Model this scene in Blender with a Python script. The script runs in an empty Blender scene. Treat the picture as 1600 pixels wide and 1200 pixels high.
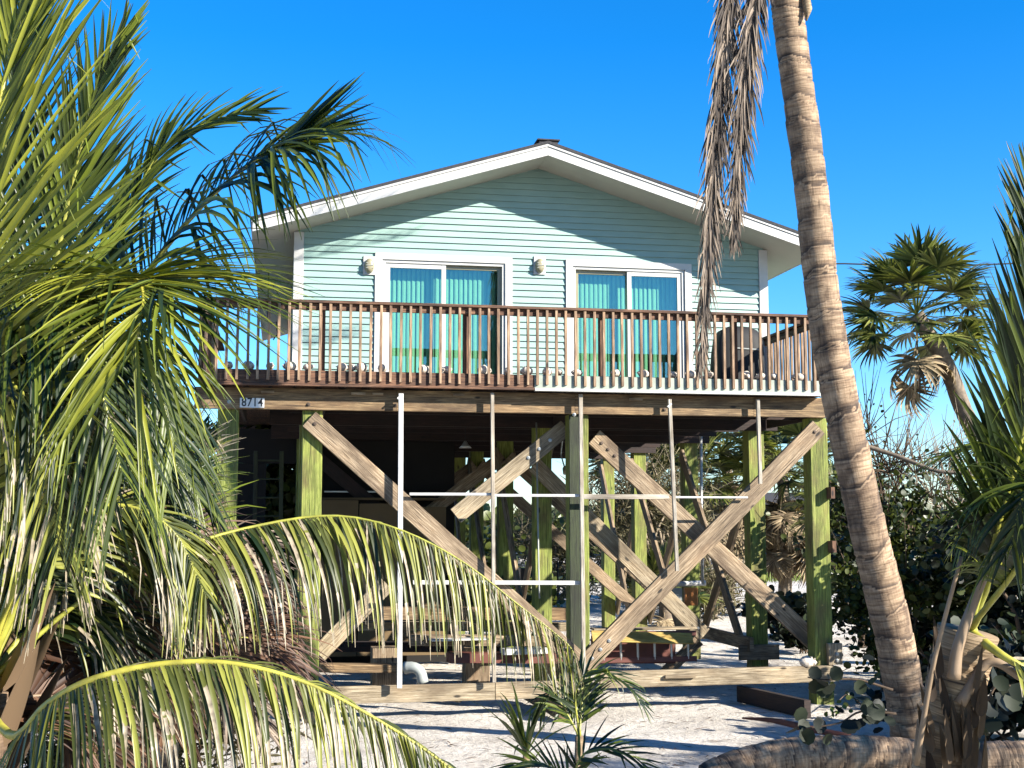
import bpy, math, random
import numpy as np
from mathutils import Vector, Matrix, noise
S = bpy.context.scene
COL = S.collection
R = math.radians
# ------------------------------------------------------------------ camera, sky, sun, exposure
EYE = 2.656                      # eye height above the sand under the house
YAW, PITCH, FOC = R(10.2), math.atan(215/2000), 2000.0
cam_d = bpy.data.cameras.new('camera'); cam = bpy.data.objects.new('camera', cam_d); COL.objects.link(cam)
cam_d.sensor_width = 36; cam_d.lens = 45; cam_d.clip_end = 3000; cam_d.clip_start = .05
cam.location = (0, 0, EYE); cam.rotation_euler = (math.pi/2+PITCH, 0, -YAW)
S.camera = cam
SUN = Vector((-.93, .80, -.60)).normalized()      # direction the light travels
sl = bpy.data.lights.new('sun', 'SUN'); sl.energy = 5.0; sl.angle = R(.5); sl.color = (1, .93, .82)
so = bpy.data.objects.new('sun', sl); COL.objects.link(so)
so.rotation_euler = SUN.to_track_quat('-Z', 'Y').to_euler(); so.location = (20, -10, 30)
W = bpy.data.worlds.new('World'); S.world = W; W.use_nodes = True
nt = W.node_tree; bg = nt.nodes['Background']
sky = nt.nodes.new('ShaderNodeTexSky'); sky.sky_type = 'NISHITA'; sky.sun_disc = False
sky.sun_elevation = math.asin(-SUN.z); sky.sun_rotation = math.atan2(-SUN.x, -SUN.y)
sky.air_density = 1.0; sky.dust_density = .15; sky.ozone_density = 3.0
hs = nt.nodes.new('ShaderNodeHueSaturation'); hs.inputs['Saturation'].default_value = 1.30; hs.inputs['Value'].default_value = 1
tint = nt.nodes.new('ShaderNodeMix'); tint.data_type = 'RGBA'; tint.blend_type = 'MULTIPLY'; tint.inputs[0].default_value = 1
tint.inputs[7].default_value = (.30, 1.10, 1.55, 1)      # the camera's vivid rendering of a clear subtropical sky
tc_ = nt.nodes.new('ShaderNodeTexCoord'); sx_ = nt.nodes.new('ShaderNodeSeparateXYZ'); rp_ = nt.nodes.new('ShaderNodeValToRGB')
nt.links.new(tc_.outputs['Generated'], sx_.inputs[0]); nt.links.new(sx_.outputs['Z'], rp_.inputs[0])
rp_.color_ramp.elements[0].position = 0; rp_.color_ramp.elements[0].color = (.70, .80, 1, 1)
rp_.color_ramp.elements[1].position = .36; rp_.color_ramp.elements[1].color = (.12, .72, 1, 1)
tv_ = nt.nodes.new('ShaderNodeVectorMath'); tv_.operation = 'SCALE'; tv_.inputs['Scale'].default_value = 1.55
nt.links.new(rp_.outputs[0], tv_.inputs[0]); nt.links.new(tv_.outputs[0], tint.inputs[7])
nt.links.new(sky.outputs[0], hs.inputs['Color']); nt.links.new(hs.outputs[0], tint.inputs[6]); nt.links.new(tint.outputs[2], bg.inputs[0])
bg.inputs[1].default_value = .051
S.view_settings.view_transform = 'Standard'; S.view_settings.look = 'None'
S.view_settings.exposure = 1.8; S.view_settings.gamma = 1

# ------------------------------------------------------------------ survey helpers (bearing + distance -> place)
_f = Vector((math.sin(YAW)*math.cos(PITCH), math.cos(YAW)*math.cos(PITCH), math.sin(PITCH)))
_r = Vector((math.cos(YAW), -math.sin(YAW), 0)); _u = _r.cross(_f)
_e = Vector((0, 0, EYE))
def ray(px, py): return _f + _r*((px-800)/FOC) - _u*((py-600)/FOC)
def AD(px, py, d): return ray(px, py)*d + _e            # at distance d
def AY(px, py, Y): v = ray(px, py); return v*(Y/v.y) + _e
def AZ(px, py, z=0): v = ray(px, py); return v*((z-EYE)/v.z) + _e

# ------------------------------------------------------------------ materials
def newmat(name):
    m = bpy.data.materials.new(name); m.use_nodes = True; t = m.node_tree
    return m, t, t.nodes['Principled BSDF']
def N(t, k, **kw):
    n = t.nodes.new(k)
    for a, b in kw.items():
        if hasattr(n, a): setattr(n, a, b)
    return n
def setin(n, **kw):
    for a, b in kw.items(): n.inputs[a.replace('_', ' ')].default_value = b
def ramp(t, src, stops):
    n = N(t, 'ShaderNodeValToRGB'); cr = n.color_ramp
    while len(cr.elements) < len(stops): cr.elements.new(.5)
    for e, (p, c) in zip(cr.elements, stops): e.position = p; e.color = (*c, 1) if len(c) == 3 else c
    t.links.new(src, n.inputs[0]); return n.outputs[0]
def mixc(t, f, a, b, mode='MIX'):
    n = N(t, 'ShaderNodeMix', data_type='RGBA', blend_type=mode)
    for i, v in ((0, f), (6, a), (7, b)):
        if isinstance(v, (int, float)): n.inputs[i].default_value = v
        elif isinstance(v, tuple): n.inputs[i].default_value = (*v, 1)
        else: t.links.new(v, n.inputs[i])
    return n.outputs[2]
def mapping(t, src, scale):
    n = N(t, 'ShaderNodeMapping'); n.inputs['Scale'].default_value = scale; t.links.new(src, n.inputs[0]); return n.outputs[0]
def noisen(t, vec, scale, detail=5, rough=.55, dist=0):
    n = N(t, 'ShaderNodeTexNoise'); setin(n, Scale=scale, Detail=detail, Roughness=rough, Distortion=dist)
    t.links.new(vec, n.inputs['Vector']); return n.outputs['Fac']
def bump(t, p, h, s, d=.01):
    n = N(t, 'ShaderNodeBump'); setin(n, Strength=s, Distance=d); t.links.new(h, n.inputs['Height']); t.links.new(n.outputs[0], p.inputs['Normal'])
def wood(name, dark, mid, light, stain=None, rough=.8, knots=True):
    dark, mid, light = (tuple(x*q for x in c_) for c_, q in ((dark, .42), (mid, .56), (light, .64))); stain = tuple(x*.52 for x in stain) if stain else None
    m, t, p = newmat(name)
    uv = N(t, 'ShaderNodeUVMap').outputs[0]
    g = noisen(t, mapping(t, uv, (1.3, 26, 1)), 2.2, 7, .62, .6)
    c = ramp(t, g, [(.30, dark), (.47, mid), (.68, light)])
    f2 = noisen(t, mapping(t, uv, (2.5, 150, 1)), 1.5, 3)
    c = mixc(t, .35, c, ramp(t, f2, [(.38, (.25, .25, .25)), (.62, (.95, .95, .95))]), 'MULTIPLY')
    b = noisen(t, mapping(t, uv, (1, 2.5, 1)), 1.6, 4)
    c = mixc(t, ramp(t, b, [(.48, (0, 0, 0)), (.66, (.75, .75, .75))]), c, stain or dark)
    if knots:
        v = N(t, 'ShaderNodeTexVoronoi'); setin(v, Scale=1.0); t.links.new(mapping(t, uv, (1.7, 4.5, 1)), v.inputs['Vector'])
        k = ramp(t, v.outputs['Distance'], [(.06, (1, 1, 1)), (.11, (0, 0, 0))])
        c = mixc(t, k, c, tuple(x*.45 for x in dark))
    c = mixc(t, .85, c, ramp(t, noisen(t, mapping(t, uv, (.9, 2.2, 1)), 1.3, 5, .6), [(.34, (.45, .42, .38)), (.5, (.9, .9, .88)), (.66, (1.25, 1.2, 1.12))]), 'MULTIPLY')
    ckk = noisen(t, mapping(t, uv, (.9, 34, 1)), 1.1, 3, .5, .3)          # drying checks along the grain
    c = mixc(t, ramp(t, ckk, [(.27, (1, 1, 1)), (.31, (0, 0, 0))]), c, tuple(x*.3 for x in dark))
    t.links.new(c, p.inputs['Base Color']); p.inputs['Roughness'].default_value = rough
    bump(t, p, g, .6, .015)
    return m
def plain(name, c, rough=.6, metal=0, var=.15, scale=6, bmp=0):
    c = tuple(x*.60 for x in c)
    m, t, p = newmat(name)
    co = N(t, 'ShaderNodeTexCoord').outputs['Object']
    n = noisen(t, co, scale, 6)
    cc = ramp(t, n, [(.3, tuple(x*(1-var) for x in c)), (.7, tuple(min(1, x*(1+var)) for x in c))])
    t.links.new(cc, p.inputs['Base Color']); setin(p, Roughness=rough, Metallic=metal)
    if bmp: bump(t, p, n, bmp, .01)
    return m
def leafmat(name, dark, light, dry, gloss=.34, trans=.24, tip=.9):
    dark, light, dry = (tuple(x*q for x in c_) for c_, q in ((dark, .42), (light, .62), (dry, .62)))
    """colour from the attribute 'var': r = per-leaf tint, g = along the leaf, b = dryness"""
    m, t, p = newmat(name)
    a = N(t, 'ShaderNodeAttribute', attribute_name='var'); sp = N(t, 'ShaderNodeSeparateColor'); t.links.new(a.outputs['Color'], sp.inputs[0])
    c = ramp(t, sp.outputs[0], [(.05, dark), (.5, tuple((x+y)/2 for x, y in zip(dark, light))), (.95, light)])
    co = N(t, 'ShaderNodeTexCoord').outputs['Object']
    n = noisen(t, co, 7, 3)
    ad = N(t, 'ShaderNodeMath', operation='MULTIPLY_ADD'); t.links.new(sp.outputs[1], ad.inputs[0]); ad.inputs[1].default_value = .45; t.links.new(sp.outputs[2], ad.inputs[2])
    a2 = N(t, 'ShaderNodeMath', operation='ADD'); t.links.new(ad.outputs[0], a2.inputs[0]); t.links.new(n, a2.inputs[1])
    f = ramp(t, a2.outputs[0], [(tip, (0, 0, 0)), (tip+.12, (1, 1, 1))])
    dn = ramp(t, noisen(t, co, 23, 2), [(.35, tuple(x*.5 for x in dry)), (.6, dry)])
    c = mixc(t, f, c, dn)
    t.links.new(c, p.inputs['Base Color']); setin(p, Roughness=gloss+.08); p.inputs['Specular IOR Level'].default_value = .35
    tr = N(t, 'ShaderNodeBsdfTranslucent'); t.links.new(mixc(t, 1.0, c, (1.5, 1.5, .8), 'MULTIPLY'), tr.inputs[0])
    mx = N(t, 'ShaderNodeMixShader'); mx.inputs[0].default_value = trans
    t.links.new(p.outputs[0], mx.inputs[1]); t.links.new(tr.outputs[0], mx.inputs[2])
    t.links.new(mx.outputs[0], t.nodes['Material Output'].inputs[0])
    return m
M = {}
M['rail'] = wood('red_brown_deck_wood', (.045, .016, .008), (.16, .07, .035), (.34, .18, .10))
M['balu'] = wood('worn_baluster_wood', (.14, .07, .04), (.40, .25, .15), (.66, .47, .30))
M['beam'] = wood('weathered_beam', (.06, .03, .012), (.24, .15, .07), (.46, .32, .17), (.14, .075, .03))
M['brace'] = wood('grey_beige_brace', (.07, .042, .022), (.36, .255, .155), (.60, .47, .32), (.16, .10, .055))
M['base'] = wood('sunbleached_lumber', (.14, .10, .055), (.42, .33, .21), (.62, .52, .37), (.20, .14, .08))
M['pile'] = wood('green_treated_pile', (.08, .09, .012), (.25, .31, .04), (.46, .50, .12), (.20, .15, .05))
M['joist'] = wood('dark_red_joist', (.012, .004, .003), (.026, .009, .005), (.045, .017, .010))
M['joistg'] = wood('dark_green_shade_wood', (.012, .018, .006), (.03, .045, .012), (.05, .07, .02))  # dark green carries the centre pile's shade in its colour; the ladder shares it
M['screen'] = wood('pale_frame_lumber', (.35, .30, .24), (.55, .50, .42), (.72, .68, .60), (.42, .34, .25), knots=False)
M['white'] = plain('white_vinyl_trim', (.60, .60, .575), .42, var=.07)
M['whiteframe'] = plain('white_painted_post', (.62, .62, .60), .5, var=.15)
M['soffit'] = plain('cream_soffit', (.70, .67, .57), .5, var=.05, scale=2)
M['roof'] = plain('dark_shingles', (.035, .035, .04), .9, var=.5, scale=30, bmp=.5)
M['rimgrey'] = plain('pale_grey_rim_board', (.36, .41, .34), .6, var=.15)
M['bolt'] = plain('galvanised_bolt', (.45, .46, .45), .4, metal=.8)
M['boltd'] = plain('rusty_bolt', (.10, .07, .05), .6, metal=.5)
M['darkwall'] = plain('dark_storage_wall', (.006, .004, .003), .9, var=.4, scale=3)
M['beige'] = plain('beige_panel', (.17, .11, .045), .8, var=.12, scale=1.5)
M['black'] = plain('black_plastic', (.005, .005, .006), .75, var=.3, scale=4)
M['lampw'] = plain('lamp_lens', (.34, .31, .20), .3, var=.08)
M['grey'] = plain('grey_plastic', (.42, .45, .43), .5, var=.1)
M['concrete'] = plain('pale_block', (.5, .5, .46), .9, var=.15, scale=20, bmp=.4)
M['redp'] = plain('red_brown_fibreglass', (.13, .03, .016), .6, var=.25, scale=4)
M['orange'] = plain('orange_plastic', (.55, .20, .04), .5, var=.15)
M['alu'] = plain('aluminium', (.62, .62, .60), .35, metal=.6, var=.1)
M['yellow'] = wood('yellow_plank', (.42, .26, .05), (.62, .43, .10), (.72, .55, .18), knots=False)
M['sign'] = plain('sign_white', (.82, .82, .80), .4, var=.03)
M['ink'] = plain('sign_black', (.01, .01, .01), .5, var=.1)
M['shell'] = plain('conch_shell', (.72, .64, .54), .55, var=.22, scale=25, bmp=.5)
M['pink'] = plain('pale_stucco', (.55, .42, .36), .85, var=.1)
M['bluem'] = plain('blue_tarp', (.03, .12, .22), .5, var=.2)
M['road'] = plain('grey_asphalt', (.09, .09, .09), .9, var=.2, scale=1)
M['bark'] = plain('grey_bark', (.20, .155, .11), .9, var=.4, scale=14, bmp=.6)
M['twig'] = plain('bleached_twig', (.30, .24, .17), .9, var=.3, scale=9)
M['deadtwig'] = plain('brown_twig', (.11, .07, .04), .9, var=.4, scale=9)
# siding
m, t, p = newmat('mint_lap_siding'); M['siding'] = m
co = N(t, 'ShaderNodeTexCoord').outputs['Object']
c = ramp(t, noisen(t, mapping(t, co, (1.2, 1, 5)), 2.0, 4), [(.3, (.175, .272, .246)), (.7, (.202, .302, .276))])
t.links.new(c, p.inputs['Base Color']); setin(p, Roughness=.45)
bump(t, p, noisen(t, mapping(t, co, (5, 5, 90)), 2.5, 3), .08, .004)
# sand
m, t, p = newmat('white_shell_sand'); M['sand'] = m
co = N(t, 'ShaderNodeTexCoord').outputs['Object']
c = ramp(t, noisen(t, co, .8, 6), [(.35, (.42, .38, .325)), (.6, (.59, .55, .485))])
sp_ = ramp(t, noisen(t, co, 11, 5, .7), [(.36, (.42, .35, .27)), (.46, (1, 1, 1))])
c = mixc(t, .55, c, sp_, 'MULTIPLY')
sp2 = ramp(t, noisen(t, co, 60, 3, .7), [(.32, (.3, .25, .2)), (.42, (1, 1, 1))])
c = mixc(t, .5, c, sp2, 'MULTIPLY')
t.links.new(c, p.inputs['Base Color']); setin(p, Roughness=.95)
bump(t, p, noisen(t, co, 7, 9, .72), 1.0, .11)
# glass
m, t, p = newmat('green_tinted_glass'); M['glass'] = m
for n_ in list(t.nodes):
    if n_.name != 'Material Output': t.nodes.remove(n_)
tr = N(t, 'ShaderNodeBsdfTransparent'); tr.inputs[0].default_value = (.66, .86, .75, 1)
gl = N(t, 'ShaderNodeBsdfGlossy'); gl.inputs['Roughness'].default_value = .015; gl.inputs[0].default_value = (.8, .95, .95, 1)
mx = N(t, 'ShaderNodeMixShader'); mx.inputs[0].default_value = .14
t.links.new(tr.outputs[0], mx.inputs[1]); t.links.new(gl.outputs[0], mx.inputs[2]); t.links.new(mx.outputs[0], t.nodes['Material Output'].inputs[0])
m, t, p = newmat('insect_screen_mesh'); M['mesh'] = m
t.nodes.remove(p); tr = N(t, 'ShaderNodeBsdfTransparent'); tr.inputs[0].default_value = (.72, .72, .66, 1)
df = N(t, 'ShaderNodeBsdfDiffuse'); df.inputs[0].default_value = (.12, .13, .12, 1)
mx = N(t, 'ShaderNodeMixShader'); mx.inputs[0].default_value = .25
t.links.new(tr.outputs[0], mx.inputs[1]); t.links.new(df.outputs[0], mx.inputs[2]); t.links.new(mx.outputs[0], t.nodes['Material Output'].inputs[0])
M['blind'] = plain('pale_vertical_blinds', (.74, .74, .66), .6, var=.05)
M['room'] = plain('room_wall', (.4, .4, .36), .8, var=.05)
# coconut trunk: ring scars
m, t, p = newmat('coconut_bark'); M['trunk'] = m
uv = N(t, 'ShaderNodeUVMap').outputs[0]
at_ = N(t, 'ShaderNodeAttribute', attribute_name='var'); sp = N(t, 'ShaderNodeSeparateColor'); t.links.new(at_.outputs['Color'], sp.inputs[0])
c = ramp(t, sp.outputs[0], [(.0, (.022, .014, .009)), (.10, (.07, .046, .03)), (.20, (.23, .158, .098)), (.55, (.36, .26, .165)), (.9, (.25, .17, .105)), (1, (.08, .05, .03))])
c = mixc(t, ramp(t, sp.outputs[1], [(.0, (0, 0, 0)), (1, (.55, .55, .55))]), c, (.12, .08, .05))
co = N(t, 'ShaderNodeTexCoord').outputs['Object']
c = mixc(t, .8, c, ramp(t, noisen(t, mapping(t, co, (3, 3, 2)), 1.5, 6, .65), [(.38, (.32, .28, .26)), (.52, (1, 1, 1))]), 'MULTIPLY')
fi = noisen(t, mapping(t, uv, (40, 2, 1)), 2, 4)
c = mixc(t, .5, c, ramp(t, fi, [(.35, (.5, .45, .4)), (.6, (1, 1, 1))]), 'MULTIPLY')
fr_ = noisen(t, mapping(t, uv, (2.5, 26, 1)), 1.3, 4, .6, .4)
c = mixc(t, .75, c, ramp(t, fr_, [(.36, (.42, .36, .31)), (.54, (1, 1, 1))]), 'MULTIPLY')
ck = noisen(t, mapping(t, uv, (14, 1.6, 1)), 1.2, 4, .7, 1.0)
c = mixc(t, .7, c, ramp(t, ck, [(.34, (.35, .3, .26)), (.42, (1, 1, 1))]), 'MULTIPLY')
t.links.new(c, p.inputs['Base Color']); setin(p, Roughness=.85)
bump(t, p, fr_, .8, .02)
M['frond'] = leafmat('coconut_leaf', (.010, .034, .006), (.20, .25, .026), (.42, .32, .17), tip=1.05)
M['frondb'] = leafmat('bright_coconut_leaf', (.10, .14, .012), (.40, .41, .045), (.50, .42, .22), tip=1.25)
M['frondd'] = leafmat('drying_coconut_leaf', (.012, .034, .007), (.32, .33, .06), (.50, .42, .30), tip=.98)
M['dead'] = leafmat('dead_coconut_leaf', (.06, .04, .03), (.36, .28, .21), (.46, .39, .31), .6, .15, tip=1.0)
M['brownf'] = leafmat('brown_coconut_leaf', (.055, .022, .012), (.17, .085, .045), (.45, .36, .24), .5, .2, tip=1.15)
M['rib'] = plain('yellow_green_rib', (.34, .34, .05), .45, var=.35, scale=9)
M['riby'] = plain('yellow_rib', (.46, .42, .06), .45, var=.35, scale=9)
M['ribd'] = plain('dry_rib', (.30, .21, .13), .6, var=.25, scale=5)
M['fan'] = leafmat('fan_palm_leaf', (.025, .055, .010), (.26, .28, .07), (.42, .34, .18), tip=1.05)
M['fandead'] = leafmat('dead_fan_leaf', (.13, .085, .045), (.42, .32, .19), (.5, .42, .3), .7, .1, tip=1.0)
M['bush'] = leafmat('bush_leaf', (.018, .035, .008), (.14, .17, .035), (.25, .19, .07), tip=1.1)
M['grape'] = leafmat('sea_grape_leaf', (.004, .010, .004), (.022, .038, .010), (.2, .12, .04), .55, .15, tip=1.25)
M['sheath'] = leafmat('torn_palm_sheath', (.035, .02, .01), (.17, .11, .06), (.32, .24, .15), .8, .08, tip=1.1)
M['grassm'] = leafmat('lawn_grass', (.08, .14, .015), (.26, .34, .05), (.4, .36, .16), tip=1.2)
M['tan'] = leafmat('tangle_leaf', (.10, .085, .035), (.33, .29, .16), (.42, .36, .24), .7, .2, tip=1.0)
M['husk'] = wood('palm_sheath', (.13, .075, .035), (.38, .26, .14), (.60, .45, .28), knots=False)

# ------------------------------------------------------------------ object helpers
def tag(o, label=None, cat=None, group=None, kind=None):
    for k, v in (('label', label), ('category', cat), ('group', group), ('kind', kind)):
        if v: o[k] = v
    return o
def empty(name, loc, label, cat, group=None):
    o = bpy.data.objects.new(name, None); COL.objects.link(o); o.location = loc
    o.empty_display_size = .2; return tag(o, label, cat, group)
def base_of(parent):
    v = Vector((0, 0, 0))
    while parent is not None: v += parent.location; parent = parent.parent
    return v
class MB:
    def __init__(s): s.v = []; s.f = []; s.uv = []; s.c = None
    def face(s, idx, uvs=None): s.f.append(idx); s.uv.extend(uvs or [(0, 0)]*len(idx))
    def beam(s, a, b, w, h, up=(0, 0, 1), ch=.006, cut=None):
        """a timber from a to b, w wide (sideways), h tall (along up), small chamfers, uv in metres along the grain"""
        a, b = Vector(a), Vector(b); d = b-a; L = d.length; d.normalize()
        up = Vector(up); sd = d.cross(up)
        if sd.length < 1e-4: sd = d.cross(Vector((0, 1, 0)))
        sd.normalize(); up = sd.cross(d); up.normalize()
        x, y = w/2, h/2; ch = min(ch, x*.4, y*.4)
        pr = [(-x+ch, -y), (x-ch, -y), (x, -y+ch), (x, y-ch), (x-ch, y), (-x+ch, y), (-x, y-ch), (-x, -y+ch)]
        o = random.random()*37; n0 = len(s.v)
        for P in (a, b):
            for (i, j) in pr: s.v.append(P+sd*i+up*j)
        per = [0]
        for k in range(8):
            q, r2 = pr[k], pr[(k+1) % 8]; per.append(per[-1]+math.hypot(q[0]-r2[0], q[1]-r2[1]))
        for k in range(8):
            k2 = (k+1) % 8
            s.face([n0+k, n0+k2, n0+8+k2, n0+8+k], [(o, o+per[k]), (o, o+per[k+1]), (o+L, o+per[k+1]), (o+L, o+per[k])])
        s.face([n0+7-k for k in range(8)], [(o+pr[7-k][0]*.2, o+pr[7-k][1]) for k in range(8)])
        s.face([n0+8+k for k in range(8)], [(o+pr[k][0]*.2, o+pr[k][1]) for k in range(8)])
        return s
    def box(s, lo, hi, ch=.004):
        lo, hi = Vector(lo), Vector(hi); c = (lo+hi)/2; z = hi-lo
        ax = max(range(3), key=lambda i: z[i])
        e = Vector((0, 0, 0)); e[ax] = z[ax]/2
        if ax == 0: return s.beam(c-e, c+e, z.y, z.z, (0, 0, 1), ch)
        if ax == 1: return s.beam(c-e, c+e, z.x, z.z, (0, 0, 1), ch)
        return s.beam(c-e, c+e, z.x, z.y, (0, 1, 0), ch)
    def quad(s, pts, uvs=None):
        n0 = len(s.v); s.v += [Vector(p_) for p_ in pts]; s.face(list(range(n0, n0+len(pts))), uvs); return s
    def prism(s, poly, ext):
        """poly: planar list of points, ext: extrusion vector"""
        n = len(poly); n0 = len(s.v); ext = Vector(ext)
        s.v += [Vector(p_) for p_ in poly] + [Vector(p_)+ext for p_ in poly]
        s.face(list(range(n0, n0+n))); s.face(list(range(n0+2*n-1, n0+n-1, -1)))
        for k in range(n):
            k2 = (k+1) % n; s.face([n0+k2, n0+k, n0+n+k, n0+n+k2])
        return s
    def tube(s, pts, rad, seg=8, cap=True, uvr=None):
        pts = [Vector(p_) for p_ in pts]; n0 = len(s.v); L = 0
        if not hasattr(rad, '__len__'): rad = [rad]*len(pts)
        ref = Vector((.13, .31, .94)); ref = ref if abs((pts[-1]-pts[0]).normalized().dot(ref)) < .9 else Vector((1, .1, 0))
        Ls = []
        for i, P in enumerate(pts):
            d = (pts[min(i+1, len(pts)-1)]-pts[max(i-1, 0)]).normalized()
            a = d.cross(ref).normalized(); b = d.cross(a)
            if i: L += (P-pts[i-1]).length
            Ls.append(L)
            for k in range(seg):
                t_ = 2*math.pi*k/seg; s.v.append(P+(a*math.cos(t_)+b*math.sin(t_))*rad[i])
        for i in range(len(pts)-1):
            for k in range(seg):
                k2 = (k+1) % seg; A = n0+i*seg
                s.face([A+k, A+k2, A+seg+k2, A+seg+k], [(k/seg, Ls[i]), ((k+1)/seg, Ls[i]), ((k+1)/seg, Ls[i+1]), (k/seg, Ls[i+1])])
        if cap:
            s.face([n0+seg-1-k for k in range(seg)]); s.face([n0+(len(pts)-1)*seg+k for k in range(seg)])
        return s
    def lathe(s, c, prof, seg=14, axis=(0, 0, 1)):
        ax = Vector(axis).normalized(); a = ax.orthogonal().normalized(); b = ax.cross(a); c = Vector(c); n0 = len(s.v)
        for r_, h_ in prof:
            for k in range(seg):
                t_ = 2*math.pi*k/seg; s.v.append(c+ax*h_+(a*math.cos(t_)+b*math.sin(t_))*r_)
        for i in range(len(prof)-1):
            for k in range(seg):
                k2 = (k+1) % seg; A = n0+i*seg; s.face([A+k, A+k2, A+seg+k2, A+seg+k])
        s.face([n0+seg-1-k for k in range(seg)]); s.face([n0+(len(prof)-1)*seg+k for k in range(seg)]); return s
    def build(s, name, mat, parent=None, smooth=False, loc=None):
        me = bpy.data.meshes.new(name); off = base_of(parent) if loc is None else Vector(loc)+base_of(parent)
        me.from_pydata([tuple(v-off) for v in s.v], [], s.f)
        uvl = me.uv_layers.new(name='UVMap'); uvl.data.foreach_set('uv', [x for u_ in s.uv for x in u_])
        if s.c is not None:
            ca = me.color_attributes.new('var', 'FLOAT_COLOR', 'POINT'); ca.data.foreach_set('color', np.array(s.c, 'f').ravel())
        if smooth: me.polygons.foreach_set('use_smooth', [True]*len(me.polygons))
        me.materials.append(mat); me.validate(); me.update()
        o = bpy.data.objects.new(name, me); COL.objects.link(o)
        if parent is not None: o.parent = parent
        if loc is not None: o.location = loc
        return o
def copy_tree(o, parent=None):
    c = o.copy(); COL.objects.link(c); c.parent = parent
    for ch in list(o.children): copy_tree(ch, c)
    return c
def catmull(ctrl, n):
    P = [Vector(p_) for p_ in ctrl]; P = [P[0]*2-P[1]]+P+[P[-1]*2-P[-2]]; out = []; m_ = len(P)-3
    for i in range(n):
        u_ = i/(n-1)*m_; k = min(int(u_), m_-1); t_ = u_-k; a, b, c, d = P[k:k+4]
        out.append(.5*((2*b)+(c-a)*t_+(2*a-5*b+4*c-d)*t_*t_+(3*b-a-3*c+d)*t_**3))
    return out

# ================================================================== THE GROUND
random.seed(5)
def ground_z(x, y):
    near = max(0, 1-math.hypot(x-5, y-20)/60)
    v = .05*noise.noise(Vector((x*.35, y*.35, 0)))+.025*noise.noise(Vector((x*1.3, y*1.3, 4)))+.012*noise.noise(Vector((x*4, y*4, 9)))-.05*max(0, noise.noise(Vector((x*2.3, y*2.3, 21)))-.28)
    return v*near-.03
def grid_sheet(name, x0, x1, y0, y1, nx, ny, mat, fz):
    vs = [(x0+(x1-x0)*i/nx, y0+(y1-y0)*j/ny) for j in range(ny+1) for i in range(nx+1)]
    me = bpy.data.meshes.new(name); me.from_pydata([(x, y, fz(x, y)) for x, y in vs], [], [(j*(nx+1)+i, j*(nx+1)+i+1, (j+1)*(nx+1)+i+1, (j+1)*(nx+1)+i) for j in range(ny) for i in range(nx)])
    me.polygons.foreach_set('use_smooth', [True]*len(me.polygons)); me.materials.append(mat)
    o = bpy.data.objects.new(name, me); COL.objects.link(o); tag(o, kind='structure'); return o
# one sheet: fine cells near the house, coarse cells out to the horizon
xs = list(np.concatenate([[-1500, -600, -250, -120, -60, -30], np.arange(-16, 24, .16), [30, 45, 70, 120, 250, 600, 1500]]))
ys = list(np.concatenate([[-60, -20, 0, 4, 8], np.arange(10, 34, .16), [36, 40, 46, 55, 70, 90, 120, 180, 300, 700, 2500]]))
nx, ny = len(xs), len(ys)
me = bpy.data.meshes.new('sand_ground')
me.from_pydata([(x, y, ground_z(x, y)) for y in ys for x in xs], [], [(j*nx+i, j*nx+i+1, (j+1)*nx+i+1, (j+1)*nx+i) for j in range(ny-1) for i in range(nx-1)])
me.polygons.foreach_set('use_smooth', [True]*len(me.polygons)); me.materials.append(M['sand'])
g = bpy.data.objects.new('sand_ground', me); COL.objects.link(g); tag(g, kind='structure')
rd = MB().quad([(-200, 78, .012), (300, 66, .012), (300, 74, .012), (-200, 86, .012)]).build('road', M['road']); tag(rd, kind='structure')

# ================================================================== THE HOUSE
YW = 20.3; X0, X1 = .16, 8.02; XM = 4.09; SL = .31; ZD = 4.75; YB = 31.0
def soff(x): return 8.47-SL*abs(x-XM)
H = empty('stilt_house', (XM, 18.2, 0), 'mint green lap sided gable cottage raised on green timber piles with a railed deck', 'house')
# --- siding, lapped courses; openings left free
DOORS = [(1.43, 3.64), (4.56, 6.69)]; DT = 6.95
def lap_wall(y, xa, xb, z0, ztop, holes, nrm=-1):
    mb = MB(); e = .105; z = z0; lip = .027
    while z < ztop(XM)-.01:
        z2 = z+e
        def clip(zz):   # x-extent of the gable at height zz
            if zz <= min(ztop(xa), ztop(xb)): return xa, xb
            h_ = (8.47-zz)/SL; return max(xa, XM-h_), min(xb, XM+h_)
        l0, r0 = clip(z); l1, r1 = clip(min(z2, ztop(XM)-.005))
        segs = [(l0, r0, l1, r1)]
        for (ha, hb, ht) in holes:
            if z < ht-.02:
                new = []
                for (a, b, c_, d_) in segs:
                    if a < ha < b: new.append((a, ha, c_, ha)); new.append((hb, b, hb, d_))
                    else: new.append((a, b, c_, d_))
                segs = new
        for (a, b, c_, d_) in segs:
            yo, yi = y+nrm*lip, y+nrm*.002
            zt = min(z2, ztop(XM)-.005)
            mb.quad([(a, yo, z), (b, yo, z), (d_, yi, zt), (c_, yi, zt)])
            mb.quad([(a, y, z), (b, y, z), (b, yo, z), (a, yo, z)])
            mb.quad([(a, yo, z), (c_, yi, zt), (c_, y, zt), (a, y, z)])
            mb.quad([(b, yo, z), (b, y, z), (d_, y, zt), (d_, yi, zt)])
        z = z2
    return mb
lap_wall(YW, X0+.03, X1-.03, ZD-.01, soff, [(a, b, DT) for a, b in DOORS]).build('front_wall', M['siding'], H)
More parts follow.
